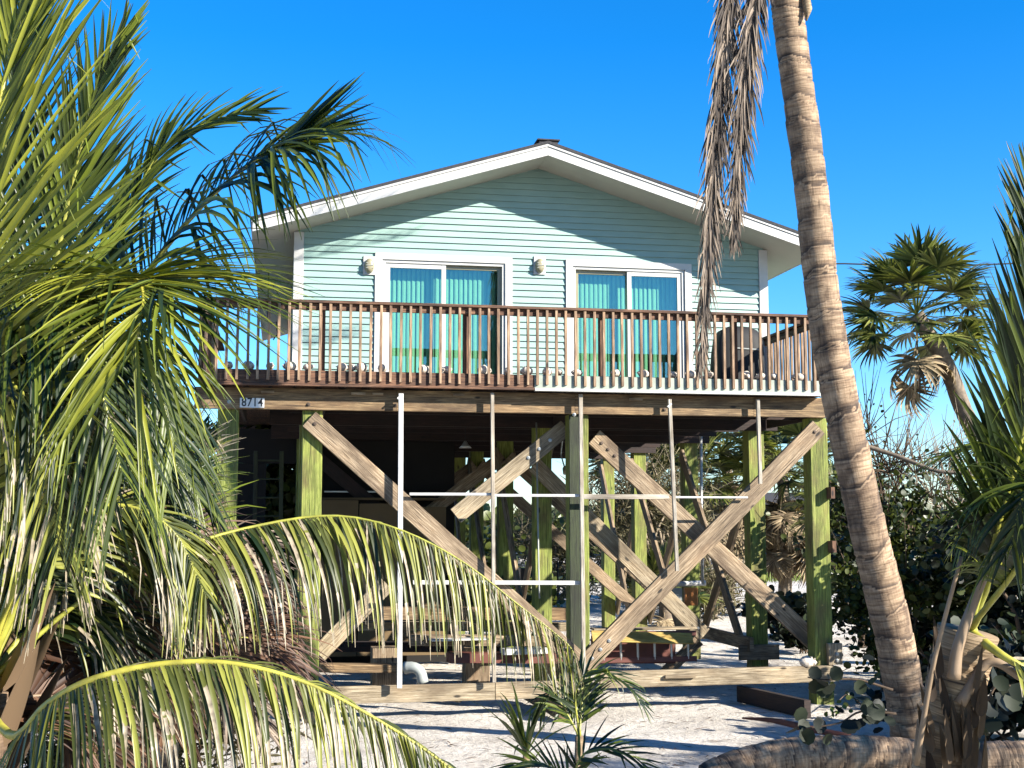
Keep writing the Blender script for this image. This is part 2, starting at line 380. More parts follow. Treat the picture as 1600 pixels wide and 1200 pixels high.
def side_wall(x, nrm):
    mb = MB(); z = 4.5
    zt_ = soff(x)
    while z < zt_:
        z2 = min(z+.105, zt_); xo, xi = x+nrm*.027, x+nrm*.002
        mb.quad([(xo, YW+.03, z), (xo, YB, z), (xi, YB, z2), (xi, YW+.03, z2)]); mb.quad([(x, YW+.03, z), (x, YB, z), (xo, YB, z), (xo, YW+.03, z)])
        z += .105
    return mb
side_wall(X0, -1).build('side_wall', M['siding'], H); side_wall(X1, 1).build('side_wall', M['siding'], H)
mb = MB(); mb.prism([(X0+.01, YB, 4.5), (X1-.01, YB, 4.5), (X1-.01, YB, soff(X1)-.01), (XM, YB, 8.44), (X0+.01, YB, soff(X0)-.01)], (0, -.1, 0)); mb.build('back_wall', M['siding'], H)
for xa, xb in ((X0-.03, X0+.125), (X1-.125, X1+.03)):
    mb = MB(); mb.box((xa, YW-.04, ZD-.02), (xb, YW+.12, min(soff(xa), soff(xb))-.004)); mb.build('corner_trim', M['white'], H)
# floor slab of the house, with joists
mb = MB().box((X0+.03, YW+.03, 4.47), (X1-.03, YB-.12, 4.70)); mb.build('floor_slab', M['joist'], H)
# --- roof
YR0, YR1 = 19.47, 31.6; XE0, XE1 = -.50, 8.68
mb = MB()
for sgn, xe in ((-1, XE0), (1, XE1)):
    ze = soff(xe)+.175; za = 8.47+.175
    for k in range(1):
        mb.prism([(XM, YR0-.03, za), (XM, YR0-.03, za+.045), (xe+sgn*.04, YR0-.03, ze+.033), (xe+sgn*.04, YR0-.03, ze-.012)], (0, YR1-YR0+.06, 0))
rf = mb.build('roof', M['roof'], H)
mb = MB(); mb.box((XM-.13, YR0+.05, 8.67), (XM+.17, YR1, 8.715)); mb.box((XM-.17, YR0+.02, 8.715), (XM+.20, YR1, 8.735)); mb.build('ridge_vent', M['roof'], rf)
for sgn, xe in ((-1, XE0), (1, XE1)):
    mb = MB(); z0, z1 = 8.47, soff(xe)
    mb.prism([(XM, YR0, z0-.01), (XM, YR0, z0+.130), (xe, YR0, z1+.130), (xe, YR0, z1-.01)], (0, .03, 0))
    mb.prism([(XM, YR0-.018, z0+.132), (XM, YR0-.018, z0+.173), (xe+sgn*.02, YR0-.018, z1+.173), (xe+sgn*.02, YR0-.018, z1+.132)], (0, .05, 0))
    mb.build('rake_fascia', M['white'], H)
    mb = MB(); a_, b_ = sorted((xe, xe+sgn*.02)); mb.box((a_, YR0+.034, z1-.01), (b_, YR1, z1+.15)); mb.build('eave_fascia', M['white'], H)
    mb = MB(); mb.prism([(XM, YR0+.031, z0), (XM, YR0+.031, z0+.03), (xe, YR0+.031, z1+.03), (xe, YR0+.031, z1)], (0, YR1-YR0-.05, 0)); mb.build('soffit', M['soffit'], H)
# --- sliding doors
def door(xa, xb, closed_side):
    D = bpy.data.objects.new('sliding_door', None); COL.objects.link(D); D.parent = H
    D.location = Vector(((xa+xb)/2, YW, ZD))-base_of(H)
    zt = DT
    mb = MB(); o = .105
    # flat casing, mitred head, standing proud of the siding
    yf = YW-.045
    mb.prism([(xa-.012, yf, zt), (xb+.012, yf, zt), (xb-o, yf, zt-o), (xa+o, yf, zt-o)], (0, .09, 0))
    mb.prism([(xa-.012, yf, zt-.003), (xa+o, yf, zt-o-.002), (xa+o, yf, ZD), (xa-.012, yf, ZD)], (0, .09, 0))
    mb.prism([(xb+.012, yf, zt-.003), (xb+.012, yf, ZD), (xb-o, yf, ZD), (xb-o, yf, zt-o-.002)], (0, .09, 0))
    mb.build('casing', M['white'], D)
    ia, ib, it = xa+o+.001, xb-o-.001, zt-o-.001
    mb = MB(); j = .05   # jamb frame, set back
    mb.box((ia, YW-.02, ZD), (ia+j, YW+.12, it)); mb.box((ib-j, YW-.02, ZD), (ib, YW+.12, it)); mb.box((ia+j, YW-.02, it-j), (ib-j, YW+.12, it)); mb.box((ia+j, YW-.02, ZD+.002), (ib-j, YW+.12, ZD+.04))
    mb.build('frame', M['white'], D)
    ia += j; ib -= j; it -= j; xm = (ia+ib)/2
    for k, (a, b, yy) in enumerate(((ia, xm+.03, 0.0 if closed_side == 0 else .05), (xm-.03, ib, .05 if closed_side == 0 else 0.0))):
        y0 = YW+yy; s_ = .075 if yy == 0 else .06; zb = ZD+.045
        mb = MB()
        mb.box((a, y0, zb), (a+s_, y0+.04, it)); mb.box((b-s_, y0, zb), (b, y0+.04, it)); mb.box((a+s_, y0, it-s_), (b-s_, y0+.04, it)); mb.box((a+s_, y0, zb), (b-s_, y0+.04, zb+.09))
        mb.build('sash', M['white'] if yy == 0 else M['lampw'], D)
        mb = MB().box((a+s_, y0+.017, zb+.09), (b-s_, y0+.023, it-s_), ch=.0005); mb.build('pane', M['glass'], D)
    mb = MB(); x = ia+.02; i = 0
    rnd = random.Random(int(xa*10))
    while x < ib-.05:
        an = R(24+rnd.uniform(-7, 7)); w_ = .089
        dx, dy = math.cos(an)*w_/2, math.sin(an)*w_/2; cy = YW+.24
        cs = [(-1, .0), (-.5, .010), (0, .014), (.5, .010), (1, 0)]
        for (s0, q0), (s1, q1) in zip(cs, cs[1:]):
            mb.quad([(x+dx*s0, cy+dy*s0-q0, ZD+.03), (x+dx*s1, cy+dy*s1-q1, ZD+.03), (x+dx*s1, cy+dy*s1-q1, it-.02), (x+dx*s0, cy+dy*s0-q0, it-.02)])
        x += .078
    mb.build('blinds', M['blind'], D)
    mb = MB().box((ia, YW+.17, it-.03), (ib, YW+.31, it+.04)); mb.build('head_rail', M['white'], D)
door(DOORS[0][0], DOORS[0][1], 0); door(DOORS[1][0], DOORS[1][1], 1)
mb = MB(); mb.box((X0+.3, YW+2.5, ZD), (X1-.3, YW+2.55, 7.2)); mb.box((X0+.3, YW+.14, 7.15), (X1-.3, YW+2.5, 7.2)); mb.box((X0+.3, YW+.14, ZD-.03), (X1-.3, YW+2.5, ZD+.01)); mb.build('living_room', M['room'], H)
# --- bulkhead wall lights
for px in (577, 843):
    p_ = AY(px, 415, YW-.03)
    Lt = bpy.data.objects.new('wall_light', None); COL.objects.link(Lt); Lt.parent = H; Lt.location = p_-base_of(H)
    MB().box((p_.x-.10, YW-.045, p_.z-.15), (p_.x+.10, YW, p_.z+.15), .008).build('mounting_plate', M['white'], Lt)
    mb = MB(); n = 12
    for i in range(n+1):
        ph = math.pi/2*i/n
        for k in range(20):
            t_ = 2*math.pi*k/20; cx, cz = math.cos(t_), math.sin(t_)
            mb.v.append(Vector((p_.x+.078*math.cos(ph)**.6*cx if i < n else p_.x, YW-.05-.085*math.sin(ph), p_.z-.01+.122*(math.cos(ph)**.6 if i < n else 0)*cz)))
    for i in range(n):
        for k in range(20): mb.face([i*20+k, i*20+(k+1) % 20, (i+1)*20+(k+1) % 20, (i+1)*20+k])
    mb.build('lens', M['lampw'], Lt, True)
    mb = MB()
    for q in (-.04, .0, .04): mb.box((p_.x-.058, YW-.142+abs(q)*.25, p_.z-.013+q-.004), (p_.x+.058, YW-.128+abs(q)*.25, p_.z-.013+q+.004))
    mb.build('guard', M['grey'], Lt)
# --- deck: boards, rim, beam
DX0, DX1, DY0 = -1.10, 7.98, 17.90
mb = MB(); y = DY0+.01
while y < YW-.06:
    mb.box((DX0+.02, y, ZD-.035), (DX1-.02, y+.135, ZD)); y += .142
mb.box((DX0+.02, YW-.04, ZD-.035), (X0-.06, YB, ZD))
mb.build('deck_boards', M['rail'], H)
xj = AY(835, 600, DY0).x
mb = MB().box((DX0, DY0, 4.56), (xj, DY0+.04, ZD-.005)); mb.box((DX0, DY0-.035, 4.525), (xj, DY0+.04, 4.558)); mb.build('rim_board', M['rail'], H)
mb = MB().box((xj+.002, DY0-.002, 4.56), (DX1, DY0+.04, ZD-.005)); mb.build('rim_board', M['rimgrey'], H)
mb = MB().box((xj+.002, DY0-.04, 4.515), (DX1, DY0+.04, 4.558)); mb.build('rim_lip', M['white'], H)
for xx in (DX0, DX1-.04): MB().box((xx, DY0+.042, 4.53), (xx+.04, YW, ZD-.037)).build('rim_board', M['rail'], H)
mb = MB()
for k in range(26):
    x = DX0+.2+k*.35
    if x < DX1-.1: mb.box((x, DY0+.045, 4.53), (x+.04, YW-.02, ZD-.037))
mb.build('deck_joists', M['joist'], H)
BY = 18.12
cuts = [-1.20, 1.56, 1.63, 4.16, 4.22, 6.9, 8.06]
for a, b in ((-1.20, 1.60), (1.605, 4.19), (4.195, 6.93), (6.935, 8.08)):
    MB().box((a, BY, 4.215), (b, BY+.085, 4.515), .006).build('front_beam', M['beam'], H)
for a, b, zz in ((.95, 1.15, 4.47), (1.25, 1.40, 4.47), (2.4, 2.56, 4.48), (5.0, 5.2, 4.46), (-.3, -.12, 4.47)):
    MB().box((a, BY-.05, zz-.035), (b, BY-.002, zz)).build('cleat', M['brace'], H)
# girders along the house over the pile rows, joists under the floor
ROWS = [18.30, 20.95, 24.5, 28.2, 31.0]; COLS = [.42, 4.27, 7.99]
for i, y in enumerate(ROWS[1:]):
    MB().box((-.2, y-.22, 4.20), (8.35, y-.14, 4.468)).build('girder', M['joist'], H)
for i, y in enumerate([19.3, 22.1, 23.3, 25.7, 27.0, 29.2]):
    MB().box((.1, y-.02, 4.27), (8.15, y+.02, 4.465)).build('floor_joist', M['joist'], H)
for x in COLS+[-.75]:
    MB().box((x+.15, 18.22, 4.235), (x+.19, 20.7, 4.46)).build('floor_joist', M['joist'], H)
# --- railing
RAIL = bpy.data.objects.new('railing', None); COL.objects.link(RAIL); RAIL.parent = H; RAIL.location = Vector((3.5, DY0, ZD))-base_of(H)
ZR = 5.735
mb = MB(); mb.box((DX0-.02, DY0-.055, ZR-.04), (xj-.4, DY0+.10, ZR)); mb.build('top_rail', M['rail'], RAIL)
mb = MB(); mb.box((xj-.398, DY0-.055, ZR-.041), (DX1+.02, DY0+.10, ZR-.001)); mb.build('top_rail', M['rail'], RAIL)
mb = MB(); mb.box((DX0, DY0+.002, ZR-.135), (DX1, DY0+.038, ZR-.042)); mb.build('sub_rail', M['rail'], RAIL)
for px in (503, 728, 940, 1146):
    x = AY(px, 530, DY0+.09).x
    MB().box((x-.045, DY0+.042, ZD-.16), (x+.045, DY0+.13, ZR-.045)).build('rail_post', M['rail'], RAIL)
for x in (DX0+.06, DX1-.06): MB().box((x-.045, DY0+.045, ZD-.16), (x+.045, DY0+.135, ZR-.045)).build('rail_post', M['rail'], RAIL)
MB().box((-1.02, DY0+.14, ZD+.01), (-.985, YW-.8, ZR-.14)).build('side_panel', M['beam'], RAIL)
rnd = random.Random(3); x = DX0+.05; k = 0
while x < DX1-.02:
    j = rnd.uniform(-.006, .006); tl = rnd.uniform(-.004, .004); zb = 4.60+rnd.uniform(-.008, .008)
    b = MB().beam((x+j, DY0-.021, zb), (x+j+tl, DY0-.021, ZR-.041), .038, .038, (0, 1, 0), .003)
    b.build('baluster', M['balu'], RAIL); x += .1405; k += 1
for sx, yend in ((DX1-.02, YW+.6),):
    mb = MB(); mb.box((sx-.05, DY0+.102, ZR-.04), (sx+.10, yend, ZR)); mb.build('top_rail', M['rail'], RAIL)
    MB().box((sx, DY0+.14, ZR-.135), (sx+.036, yend, ZR-.042)).build('sub_rail', M['rail'], RAIL)
    y = DY0+.22
    while y < yend:
        MB().box((sx+.038, y-.019, 4.6), (sx+.076, y+.019, ZR-.041), .003).build('baluster', M['balu'], RAIL); y += .14
mb = MB(); mb.box((DX0-.09, DY0+.102, ZR-.04), (DX0+.06, YW+3, ZR)); mb.build('top_rail', M['rail'], RAIL)
y = DY0+.2
while y < YW+.9:
    MB().box((DX0-.06, y-.019, 4.6), (DX0-.022, y+.019, ZR-.041), .003).build('baluster', M['balu'], RAIL); y += .16
# --- house number
p_ = AY(394, 629.5, BY)
w_, h_ = .335, .135
sg = MB().box((p_.x-w_/2, BY-.012, p_.z-h_/2), (p_.x+w_/2, BY-.001, p_.z+h_/2), .001).build('number_plate', M['sign'], H)
fc = bpy.data.curves.new('digits', 'FONT'); fc.body = '8714'; fc.size = .165; fc.extrude = .001; fc.offset = .0022; fc.align_x = 'CENTER'; fc.align_y = 'CENTER'; fc.space_character = 1.06
fo = bpy.data.objects.new('digits', fc); COL.objects.link(fo)
bpy.context.view_layer.update()
dm = bpy.data.meshes.new_from_object(fo.evaluated_get(bpy.context.evaluated_depsgraph_get())); bpy.data.objects.remove(fo)
dg = bpy.data.objects.new('digits', dm); COL.objects.link(dg); dm.materials.clear(); dm.materials.append(M['ink'])
dg.parent = sg; dg.rotation_euler = (math.pi/2, 0, 0); dg.location = Vector((p_.x+.002, BY-.0145, p_.z+.002))-base_of(sg); dg.scale = (.86, 1, 1)
# --- piles
PW = .143
def pile(x, y, top=4.21, w=PW):
    mb = MB().beam((x, y, -.5), (x, y, top), 2*w, 2*w, (0, 1, 0), .012)
    return mb.build('pile', M['pile'], H)
for x in [-.745]+COLS: pile(x, ROWS[0]+.05, 4.214)
for r_, y in enumerate(ROWS[1:]):
    for c_, x in enumerate(COLS): pile(x, y, 4.466 if r_ > 10 else 4.46, PW)
MB().box((4.12, ROWS[0]+.05-PW-.03, .3), (4.285, ROWS[0]+.05-PW-.001, 4.2)).build('shade_strip', M['joistg'], H)  # dark strip added for the unlit left part of the pile face
# --- front bracing
FY = ROWS[0]+.05-PW
def brace(a, b, w=.27, t_=.085, mat='brace', name='brace', bolts=(), up=None):
    mb = MB(); d = (Vector(b)-Vector(a)).normalized()
    n_ = Vector(up) if up else Vector((0, 1, 0))
    mb.beam(a, b, w, t_, n_, .006)
    o = mb.build(name, M[mat], H)
    for s_, bm in bolts:
        c_ = Vector(a)+(Vector(b)-Vector(a))*s_ - n_*(t_/2)
        MB().lathe(c_, [(.028, 0), (.028, -.008), (.016, -.010), (.016, -.022)], 10, tuple(n_)).build('bolt', M[bm], o)
    return o
y1 = FY-.046
brace(AY(1278, 668, y1), AY(912, 1040, y1), .27, .085, bolts=[(.02, 'boltd'), (.90, 'bolt'), (.935, 'bolt'), (.97, 'bolt')])
y2 = FY-.140+.20
brace(AY(928, 683, FY+.34), AY(1272, 1003, FY+.34), .27, .085, bolts=[(.03, 'boltd'), (.06, 'boltd'), (.09, 'boltd')])
brace(AY(483, 655, y1), AY(903, 1032, y1), .27, .085, bolts=[(.02, 'boltd'), (.91, 'bolt'), (.95, 'bolt')])
brace(AY(884, 668, FY+.34), AY(712, 806, FY+.34), .25, .08, mat='base', bolts=[(.15, 'bolt'), (.25, 'bolt'), (.35, 'bolt')])
brace(AY(498, 1022, FY+.34), AY(604, 912, FY+.34), .25, .08, mat='base')
# second row and behind
ry = ROWS[1]-PW-.05
brace(AY(835, 726, ry), AY(1100, 992, ry), .26, .08, mat='base', bolts=[(.96, 'bolt')])
brace(AY(1092, 1000, ry+.4), AY(1010, 1080, ry+.4), .2, .06, mat='brace')
for yy in ROWS[2:4]:
    brace((.6, yy-.2, 1.2), (4.2, yy-.2, 3.9), .24, .07, mat='brace'); brace((4.3, yy-.2, 3.9), (7.9, yy-.2, .7), .24, .07, mat='brace')
    brace((.6, yy-.2, 3.9), (4.2, yy-.2, .9), .24, .07, mat='joist')
# bracing in the side bays (right row of piles and centre row)
for (ya, yb) in ((ROWS[1], ROWS[2]), (ROWS[2], ROWS[3]), (ROWS[3], ROWS[4])):
    for x in (7.99, 4.27):
        brace((x-.19, ya+.1, .45), (x-.19, yb-.1, 4.0), .22, .06, up=(1, 0, 0), bolts=[(.03, 'boltd')])
        brace((x+.19, ya+.1, 4.0), (x+.19, yb-.1, .45), .22, .06, up=(1, 0, 0))
MB().beam((7.78, ROWS[1]-.3, .62), (7.78, ROWS[2]+.2, .62), .07, .22).build('tie_beam', M['brace'], H)
MB().box((7.6, ROWS[1]-.21, .35), (8.3, ROWS[1]-.146, .6)).build('tie_beam', M['brace'], H)
# base timbers along the front
a, b = AY(490, 1070, FY-.03), AY(902, 1058, FY-.03)
MB().beam((.15, FY-.03, .27), (3.02, FY-.03, .275), .08, .235).build('base_beam', M['base'], H)
MB().beam((3.03, FY-.03, .28), (4.15, FY-.03, .285), .08, .235).build('base_beam', M['base'], H)
MB().beam((4.55, FY-.03, .40), (8.12, FY-.03, .42), .08, .235).build('base_beam', M['base'], H)
MB().beam((5.5, FY-.10, .43), (5.95, FY-.10, .43), .05, .05).build('cleat', M['base'], H)
MB().box((8.02, FY-.085, .55), (8.24, FY-.004, .86)).build('pile_block', M['base'], H)
for zz in (.61, .70, .44):
    MB().lathe((8.15, FY-.086, zz), [(.03, 0), (.03, .01), (.018, .012), (.018, .028)], 10, (0, -1, 0)).build('bolt', M['bolt'], H)
for zz in (3.05, 2.25):
    MB().box((8.09, FY-.16, zz-.05), (8.155, FY+.0, zz+.12)).build('jutting_block', M['rail'], H)  # small wood blocks, depth chosen so their slanted shadows fall on the pile
# bolts on the beam
for px, py, bm in ((358, 628, 'bolt'), (482, 632, 'boltd'), (618, 633, 'boltd'), (897, 648, 'bolt'), (1038, 640, 'boltd')):
    q = AY(px, py, BY); MB().lathe((q.x, BY, q.z), [(.028, 0), (.028, .01), (.015, .012), (.015, .03)], 10, (0, -1, 0)).build('bolt', M[bm], H)
# --- light screen frame in front of the piles
SY = 17.985
def post2(px0, py0, px1, py1, mat, w=.05, y=SY):
    a, b = AY(px0, py0, y), AY(px1, py1, y); MB().beam(a, b, w, .05, (0, 1, 0), .004).build('screen_post', M[mat], H)
post2(626.5, 615, 624, 1075, 'whiteframe', .07); post2(769, 614, 772, 1066, 'screen', .05); post2(907, 616, 912, 1062, 'screen', .055)
post2(1046, 624, 1058, 892, 'screen', .05); post2(1184, 624, 1188, 756, 'screen', .05)
for (xa, xb, py, w_, y_) in ((640, 768, 772, .04, SY+.05), (771, 908, 774, .04, SY+.05), (912, 1045, 776, .07, SY+.0), (1055, 1168, 777, .03, SY+.05), (640, 908, 910, .06, SY+.06)):
    a, b = AY(xa, py, y_), AY(xb, py+(xb-xa)*.003, y_); MB().beam(a, b, .035, w_).build('screen_rail', M['whiteframe' if py > 900 or w_ < .06 else 'screen'], H)
mb = MB()
for px, py in ((621, 623), (1043, 636)):
    q = AY(px, py, SY-.03); mb.beam(q, q+Vector((.06, .01, .05)), .03, .03)
mb.build('bracket', M['whiteframe'], H)
# left eave: hanging cable hook
q = AY(418, 508, 22.0); MB().tube([q+Vector((0, 0, .9)), q+Vector((0, 0, .1)), q+Vector((.05, 0, .02)), q+Vector((.15, 0, .06)), q+Vector((.17, 0, -.15)), q+Vector((.1, 0, -.25))], .012, 6).build('cable_loop', M['black'], H)

# ================================================================== UNDER THE HOUSE
def box_thing(name, lo, hi, mat, label, cat, group=None, extra=None, ch=.01):
    c_ = Vector(((lo[0]+hi[0])/2, (lo[1]+hi[1])/2, lo[2]))
    mb = MB().box(lo, hi, ch)
    o = mb.build(name, M[mat], None, loc=c_); return tag(o, label, cat, group)
# storage enclosure: a dark back wall and a beige panelled closet in front of it
E_ = empty('storage_room', (1.8, 25, 0), 'dark walled storage room under the house with beige lower panels', 'storage room')
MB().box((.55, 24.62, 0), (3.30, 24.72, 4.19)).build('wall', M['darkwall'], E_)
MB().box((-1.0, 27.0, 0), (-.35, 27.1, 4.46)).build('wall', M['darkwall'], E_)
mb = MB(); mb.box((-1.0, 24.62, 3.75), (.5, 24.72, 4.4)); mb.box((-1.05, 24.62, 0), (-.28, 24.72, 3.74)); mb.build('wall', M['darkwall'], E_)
for k in range(3):
    MB().box((.62+k*.82, 24.0, .2), (1.42+k*.82, 24.06, 3.05-.06*k)).build('panel', M['beige'], E_)
MB().box((.6, 24.08, 3.06), (3.05, 24.6, 3.10)).build('shelf', M['beige'], E_)
MB().box((.8, 24.3, 3.2), (2.3, 24.36, 3.23)).build('shelf_edge', M['alu'], E_)
# step ladder seen against the light
def ladder(name, a, b, w, side, n, rmat, gmat, label, r=.03, gr=.017):
    a, b, side = Vector(a), Vector(b), Vector(side).normalized()
    L_ = empty(name, a, label, 'ladder')
    for s_ in (-1, 1): MB().beam(a+side*w/2*s_, b+side*w/2*s_, r, r*2.4, tuple(side)).build('rail', M[rmat], L_)
    for k in range(n):
        c_ = a+(b-a)*((k+.5)/n); MB().tube([c_-side*w/2, c_+side*w/2], gr, 8).build('rung', M[gmat], L_)
    return L_
ladder('hanging_ladder', AD(418, 850, 22.5), AD(420, 705, 22.5), .45, (1, 0, 0), 5, 'joistg', 'joistg', 'dark ladder upright in the left bay under the house')
# red extension ladder lying on its side with planks
ladder('extension_ladder', AY(930, 1012, 19.9), AY(1088, 1009, 19.9), .40, (0, .05, 1), 6, 'redp', 'alu', 'red sided ladder with pale rungs lying on edge behind the base beam', .035, .02)
o = MB().beam(AY(925, 994, 19.72), AY(1082, 998, 19.72), .03, .20, (0, .8, 1)).build('yellow_plank', M['yellow']); tag(o, 'wide yellow plank lying on top of the red boards', 'plank')
o = MB().beam(AY(925, 983, 20.6), AY(1085, 981, 20.6), .3, .03).build('pale_plank', M['base']); tag(o, 'thin pale plank behind the yellow plank', 'plank')
o = MB().beam(AY(926, 1015, 20.35), AY(1052, 1015, 20.35), .25, .42).build('red_board_stack', M['redp']); tag(o, 'red brown boards stacked under the yellow plank', 'boards')
# lumber under the left half
lum = [(575, 900, 958, 21.0, .20, 'beam', 'thick brown timber, uppermost of the lumber behind the hanging palm frond'),
       (560, 890, 978, 21.5, .14, 'base', 'pale timber just under the uppermost brown timber'),
       (640, 880, 1000, 20.4, .16, 'brace', 'grey weathered timber in the middle of the lumber pile'),
       (520, 780, 1010, 22.2, .16, 'joist', 'dark red timber at the back of the lumber pile'),
       (700, 890, 1027, 19.9, .15, 'redp', 'red brown timber low behind the left base beam'),
       (500, 640, 1043, 20.3, .12, 'beam', 'brown timber on the sand beside the grey pipe elbow')]
for xa, xb, py, y_, hh, mt, lb in lum:
    o = MB().beam(AY(xa, py, y_), AY(xb, py+1, y_+.1), .28, hh).build('lumber', M[mt]); tag(o, lb, 'timber', 'lumber stored under the house')
for px, y_, lb in ((600, 21.2, 'left brown wooden block carrying the lumber'), (745, 20.9, 'middle brown wooden block carrying the lumber'), (868, 20.9, 'right brown wooden block carrying the lumber')):
    q = AY(px, 1040, y_); o = box_thing('wooden_block', (q.x-.2, y_-.1, -.05), (q.x+.2, y_+.3, .62), 'brace', lb, 'block', 'blocks carrying the lumber')
q = AY(672, 1000, 20.1); o = MB().beam(q, q+Vector((.9, .1, 0)), .3, .025).build('white_board', M['whiteframe']); tag(o, 'thin white board lying on the grey timber', 'board')
q = AY(785, 1018, 19.8); o = MB().beam(q, q+Vector((.7, .1, 0)), .25, .09).build('white_board', M['whiteframe']); tag(o, 'thick white board piece on the red brown timber', 'board')
q = AY(650, 1052, 18.7)
o = MB().tube(catmull([q+Vector((-.14, .10, .07)), q+Vector((-.03, .03, .08)), q+Vector((.06, .0, .02)), q+Vector((.10, 0, -.13))], 9), [.092, .082, .08, .078, .078, .078, .08, .082, .09], 16).build('pipe_elbow', M['grey'], smooth=True); tag(o, 'grey plastic pipe elbow on the sand behind the base beam', 'pipe')
# hanging lamp
q = AY(727, 700, 21.8); L_ = empty('hanging_lamp', q, 'small metal lamp hanging from the dark ceiling under the house', 'lamp')
MB().lathe(q, [(.02, .12), (.03, .10), (.06, .05), (.11, .0), (.10, .002), (.05, .05)][::-1], 16).build('shade', M['alu'], L_, True)
MB().tube([q+Vector((0, 0, .1)), q+Vector((0, 0, 4.3-q.z))], .006, 6).build('cord', M['black'], L_)
q = AY(882, 730, 24.0); L_ = empty('flood_lamp', q, 'white flood lamp angled under the beam beside the centre pile', 'lamp')
MB().lathe(q, [(.05, 0), (.07, .03), (.11, .10), (.10, .11)], 14, (.5, -.5, -.7)).build('shade', M['lampw'], L_, True)
MB().tube([q, q+Vector((-.05, .1, .25)), q+Vector((-.02, .1, 4.2-q.z))], .014, 6).build('arm', M['alu'], L_)
# services on the piles
q = AY(1078, 932, 24.2); o = box_thing('junction_box', (q.x-.13, q.y-.1, q.z-.17), (q.x+.13, q.y, q.z+.17), 'orange', 'orange box fixed on the green pile behind the crossed braces', 'box')
q = AY(1056, 935, 24.2); o = box_thing('meter_box', (q.x-.1, q.y-.1, q.z-.25), (q.x+.1, q.y, q.z+.2), 'grey', 'grey meter box left of the orange box', 'box')
o = MB().tube([AY(1040, 913, 23.9), AY(1102, 911, 23.9)], .05, 10).build('water_pipe', M['whiteframe'], smooth=True); tag(o, 'short white pipe running level above the orange box', 'pipe')
o = MB().tube([AY(1095, 676, 23.6), AY(1096, 800, 23.6), AY(1098, 912, 23.6)], .03, 8).build('down_pipe', M['whiteframe'], smooth=True); tag(o, 'thin white upright pipe behind the crossed braces', 'pipe')
o = MB().tube([AY(838, 660, 20.6), AY(842, 912, 20.6), AY(843, 935, 20.6)], .014, 6).build('conduit', M['grey'], smooth=True); tag(o, 'thin grey conduit running down the dark second row pile', 'pipe')
o = MB().tube([AY(862, 870, 27), AY(871, 872, 27), AY(872, 938, 27), AY(850, 940, 27)], .02, 6).build('bent_pipe', M['black'], smooth=True); tag(o, 'thin bent black pipe standing on the sand behind the piles', 'pipe')
o = box_thing('dark_crate', tuple(AY(804, 915, 30)-Vector((0, 0, .0))), tuple(AY(822, 888, 30)+Vector((0, .4, 0))), 'black', 'small black crate behind the piles left of the bent pipe', 'crate')
# timbers lying on the sand in front
a, b = AZ(1165, 1085, .12), AZ(1262, 1108, .12)
o = MB().beam(a+Vector((0, .25, -.02)), b, .10, .24).build('ground_timber', M['joist']); tag(o, 'dark brown timber lying on the sand against the right front pile', 'timber')
a, b = AZ(830, 1085, .12), AZ(880, 1112, .12)
o = MB().beam(a+Vector((0, .3, 0)), b, .12, .22).build('ground_timber', M['beam']); tag(o, 'brown timber poking out of the sand near the centre pile', 'timber')
a = AZ(680, 1085, .08); o = MB().beam(a, a+Vector((.35, -.25, -.05)), .10, .08).build('timber_offcut', M['base']); tag(o, 'short pale timber offcut leaning on the left base beam', 'timber')
# shells
def shell_mesh():
    mb = MB(); prof = []; n = 15
    for i in range(n):
        t_ = i/(n-1); r_ = (.075*math.sin(math.pi*min(1, t_*1.25))**.7 if t_ < .8 else 0)+.012*(1-t_)
        r_ = .012+.066*math.sin(math.pi*t_**.75)+(.010 if i % 3 == 0 else 0)*(t_ > .4); prof.append((max(r_, .004), -.13+.26*t_))
    mb.lathe((0, 0, 0), prof, 12, (1, 0, 0))
    for k in range(5):
        a_ = k*1.1; c_ = Vector((.06, .055*math.cos(a_), .055*math.sin(a_))); mb.lathe(c_, [(.014, 0), (.003, .03)], 6, (.5, math.cos(a_), math.sin(a_)))
    return mb
sm = shell_mesh(); s0 = sm.build('conch_shell', M['shell'], smooth=True)
spx = [357, 388, 422, 452, 482, 534, 548, 565, 597, 664, 697, 757, 793, 822, 856, 874, 902, 962, 1004, 1052, 1078, 1108, 1168, 1188, 1210, 1248, 1278]
ords = ['first', 'second', 'third', 'fourth', 'fifth', 'sixth', 'seventh', 'eighth', 'ninth', 'tenth', 'eleventh', 'twelfth', 'thirteenth']
rnd = random.Random(8)
for i, px in enumerate(spx):
    s_ = s0 if i == 0 else s0.copy()
    if i: COL.objects.link(s_)
    q = AY(px, 580, DY0+.13); s_.location = (q.x, DY0+.12+rnd.uniform(-.03, .06), ZD+.062); s_.rotation_euler = (rnd.uniform(0, 6), rnd.uniform(-.2, .2), rnd.uniform(0, 6)); k = rnd.uniform(.62, .95); s_.scale = (k, k, k)
    if i < 13: lb = 'pale conch shell on the deck edge, '+ords[i]+' shell from the left end of the railing'
    elif i == 13: lb = 'pale conch shell on the deck edge, middle one of the long row'
    else: lb = 'pale conch shell on the deck edge, '+ords[26-i]+' shell from the right end of the railing'
    tag(s_, lb, 'shell', 'conch shells along the deck edge')
s_ = s0.copy(); COL.objects.link(s_); s_.location = (7.72, FY-.03, .42+.118+.055); s_.rotation_euler = (1.2, .1, .1); s_.scale = (1.1, 1.1, 1.1)
tag(s_, 'white conch shell lying on the right base beam beside the pile', 'shell')
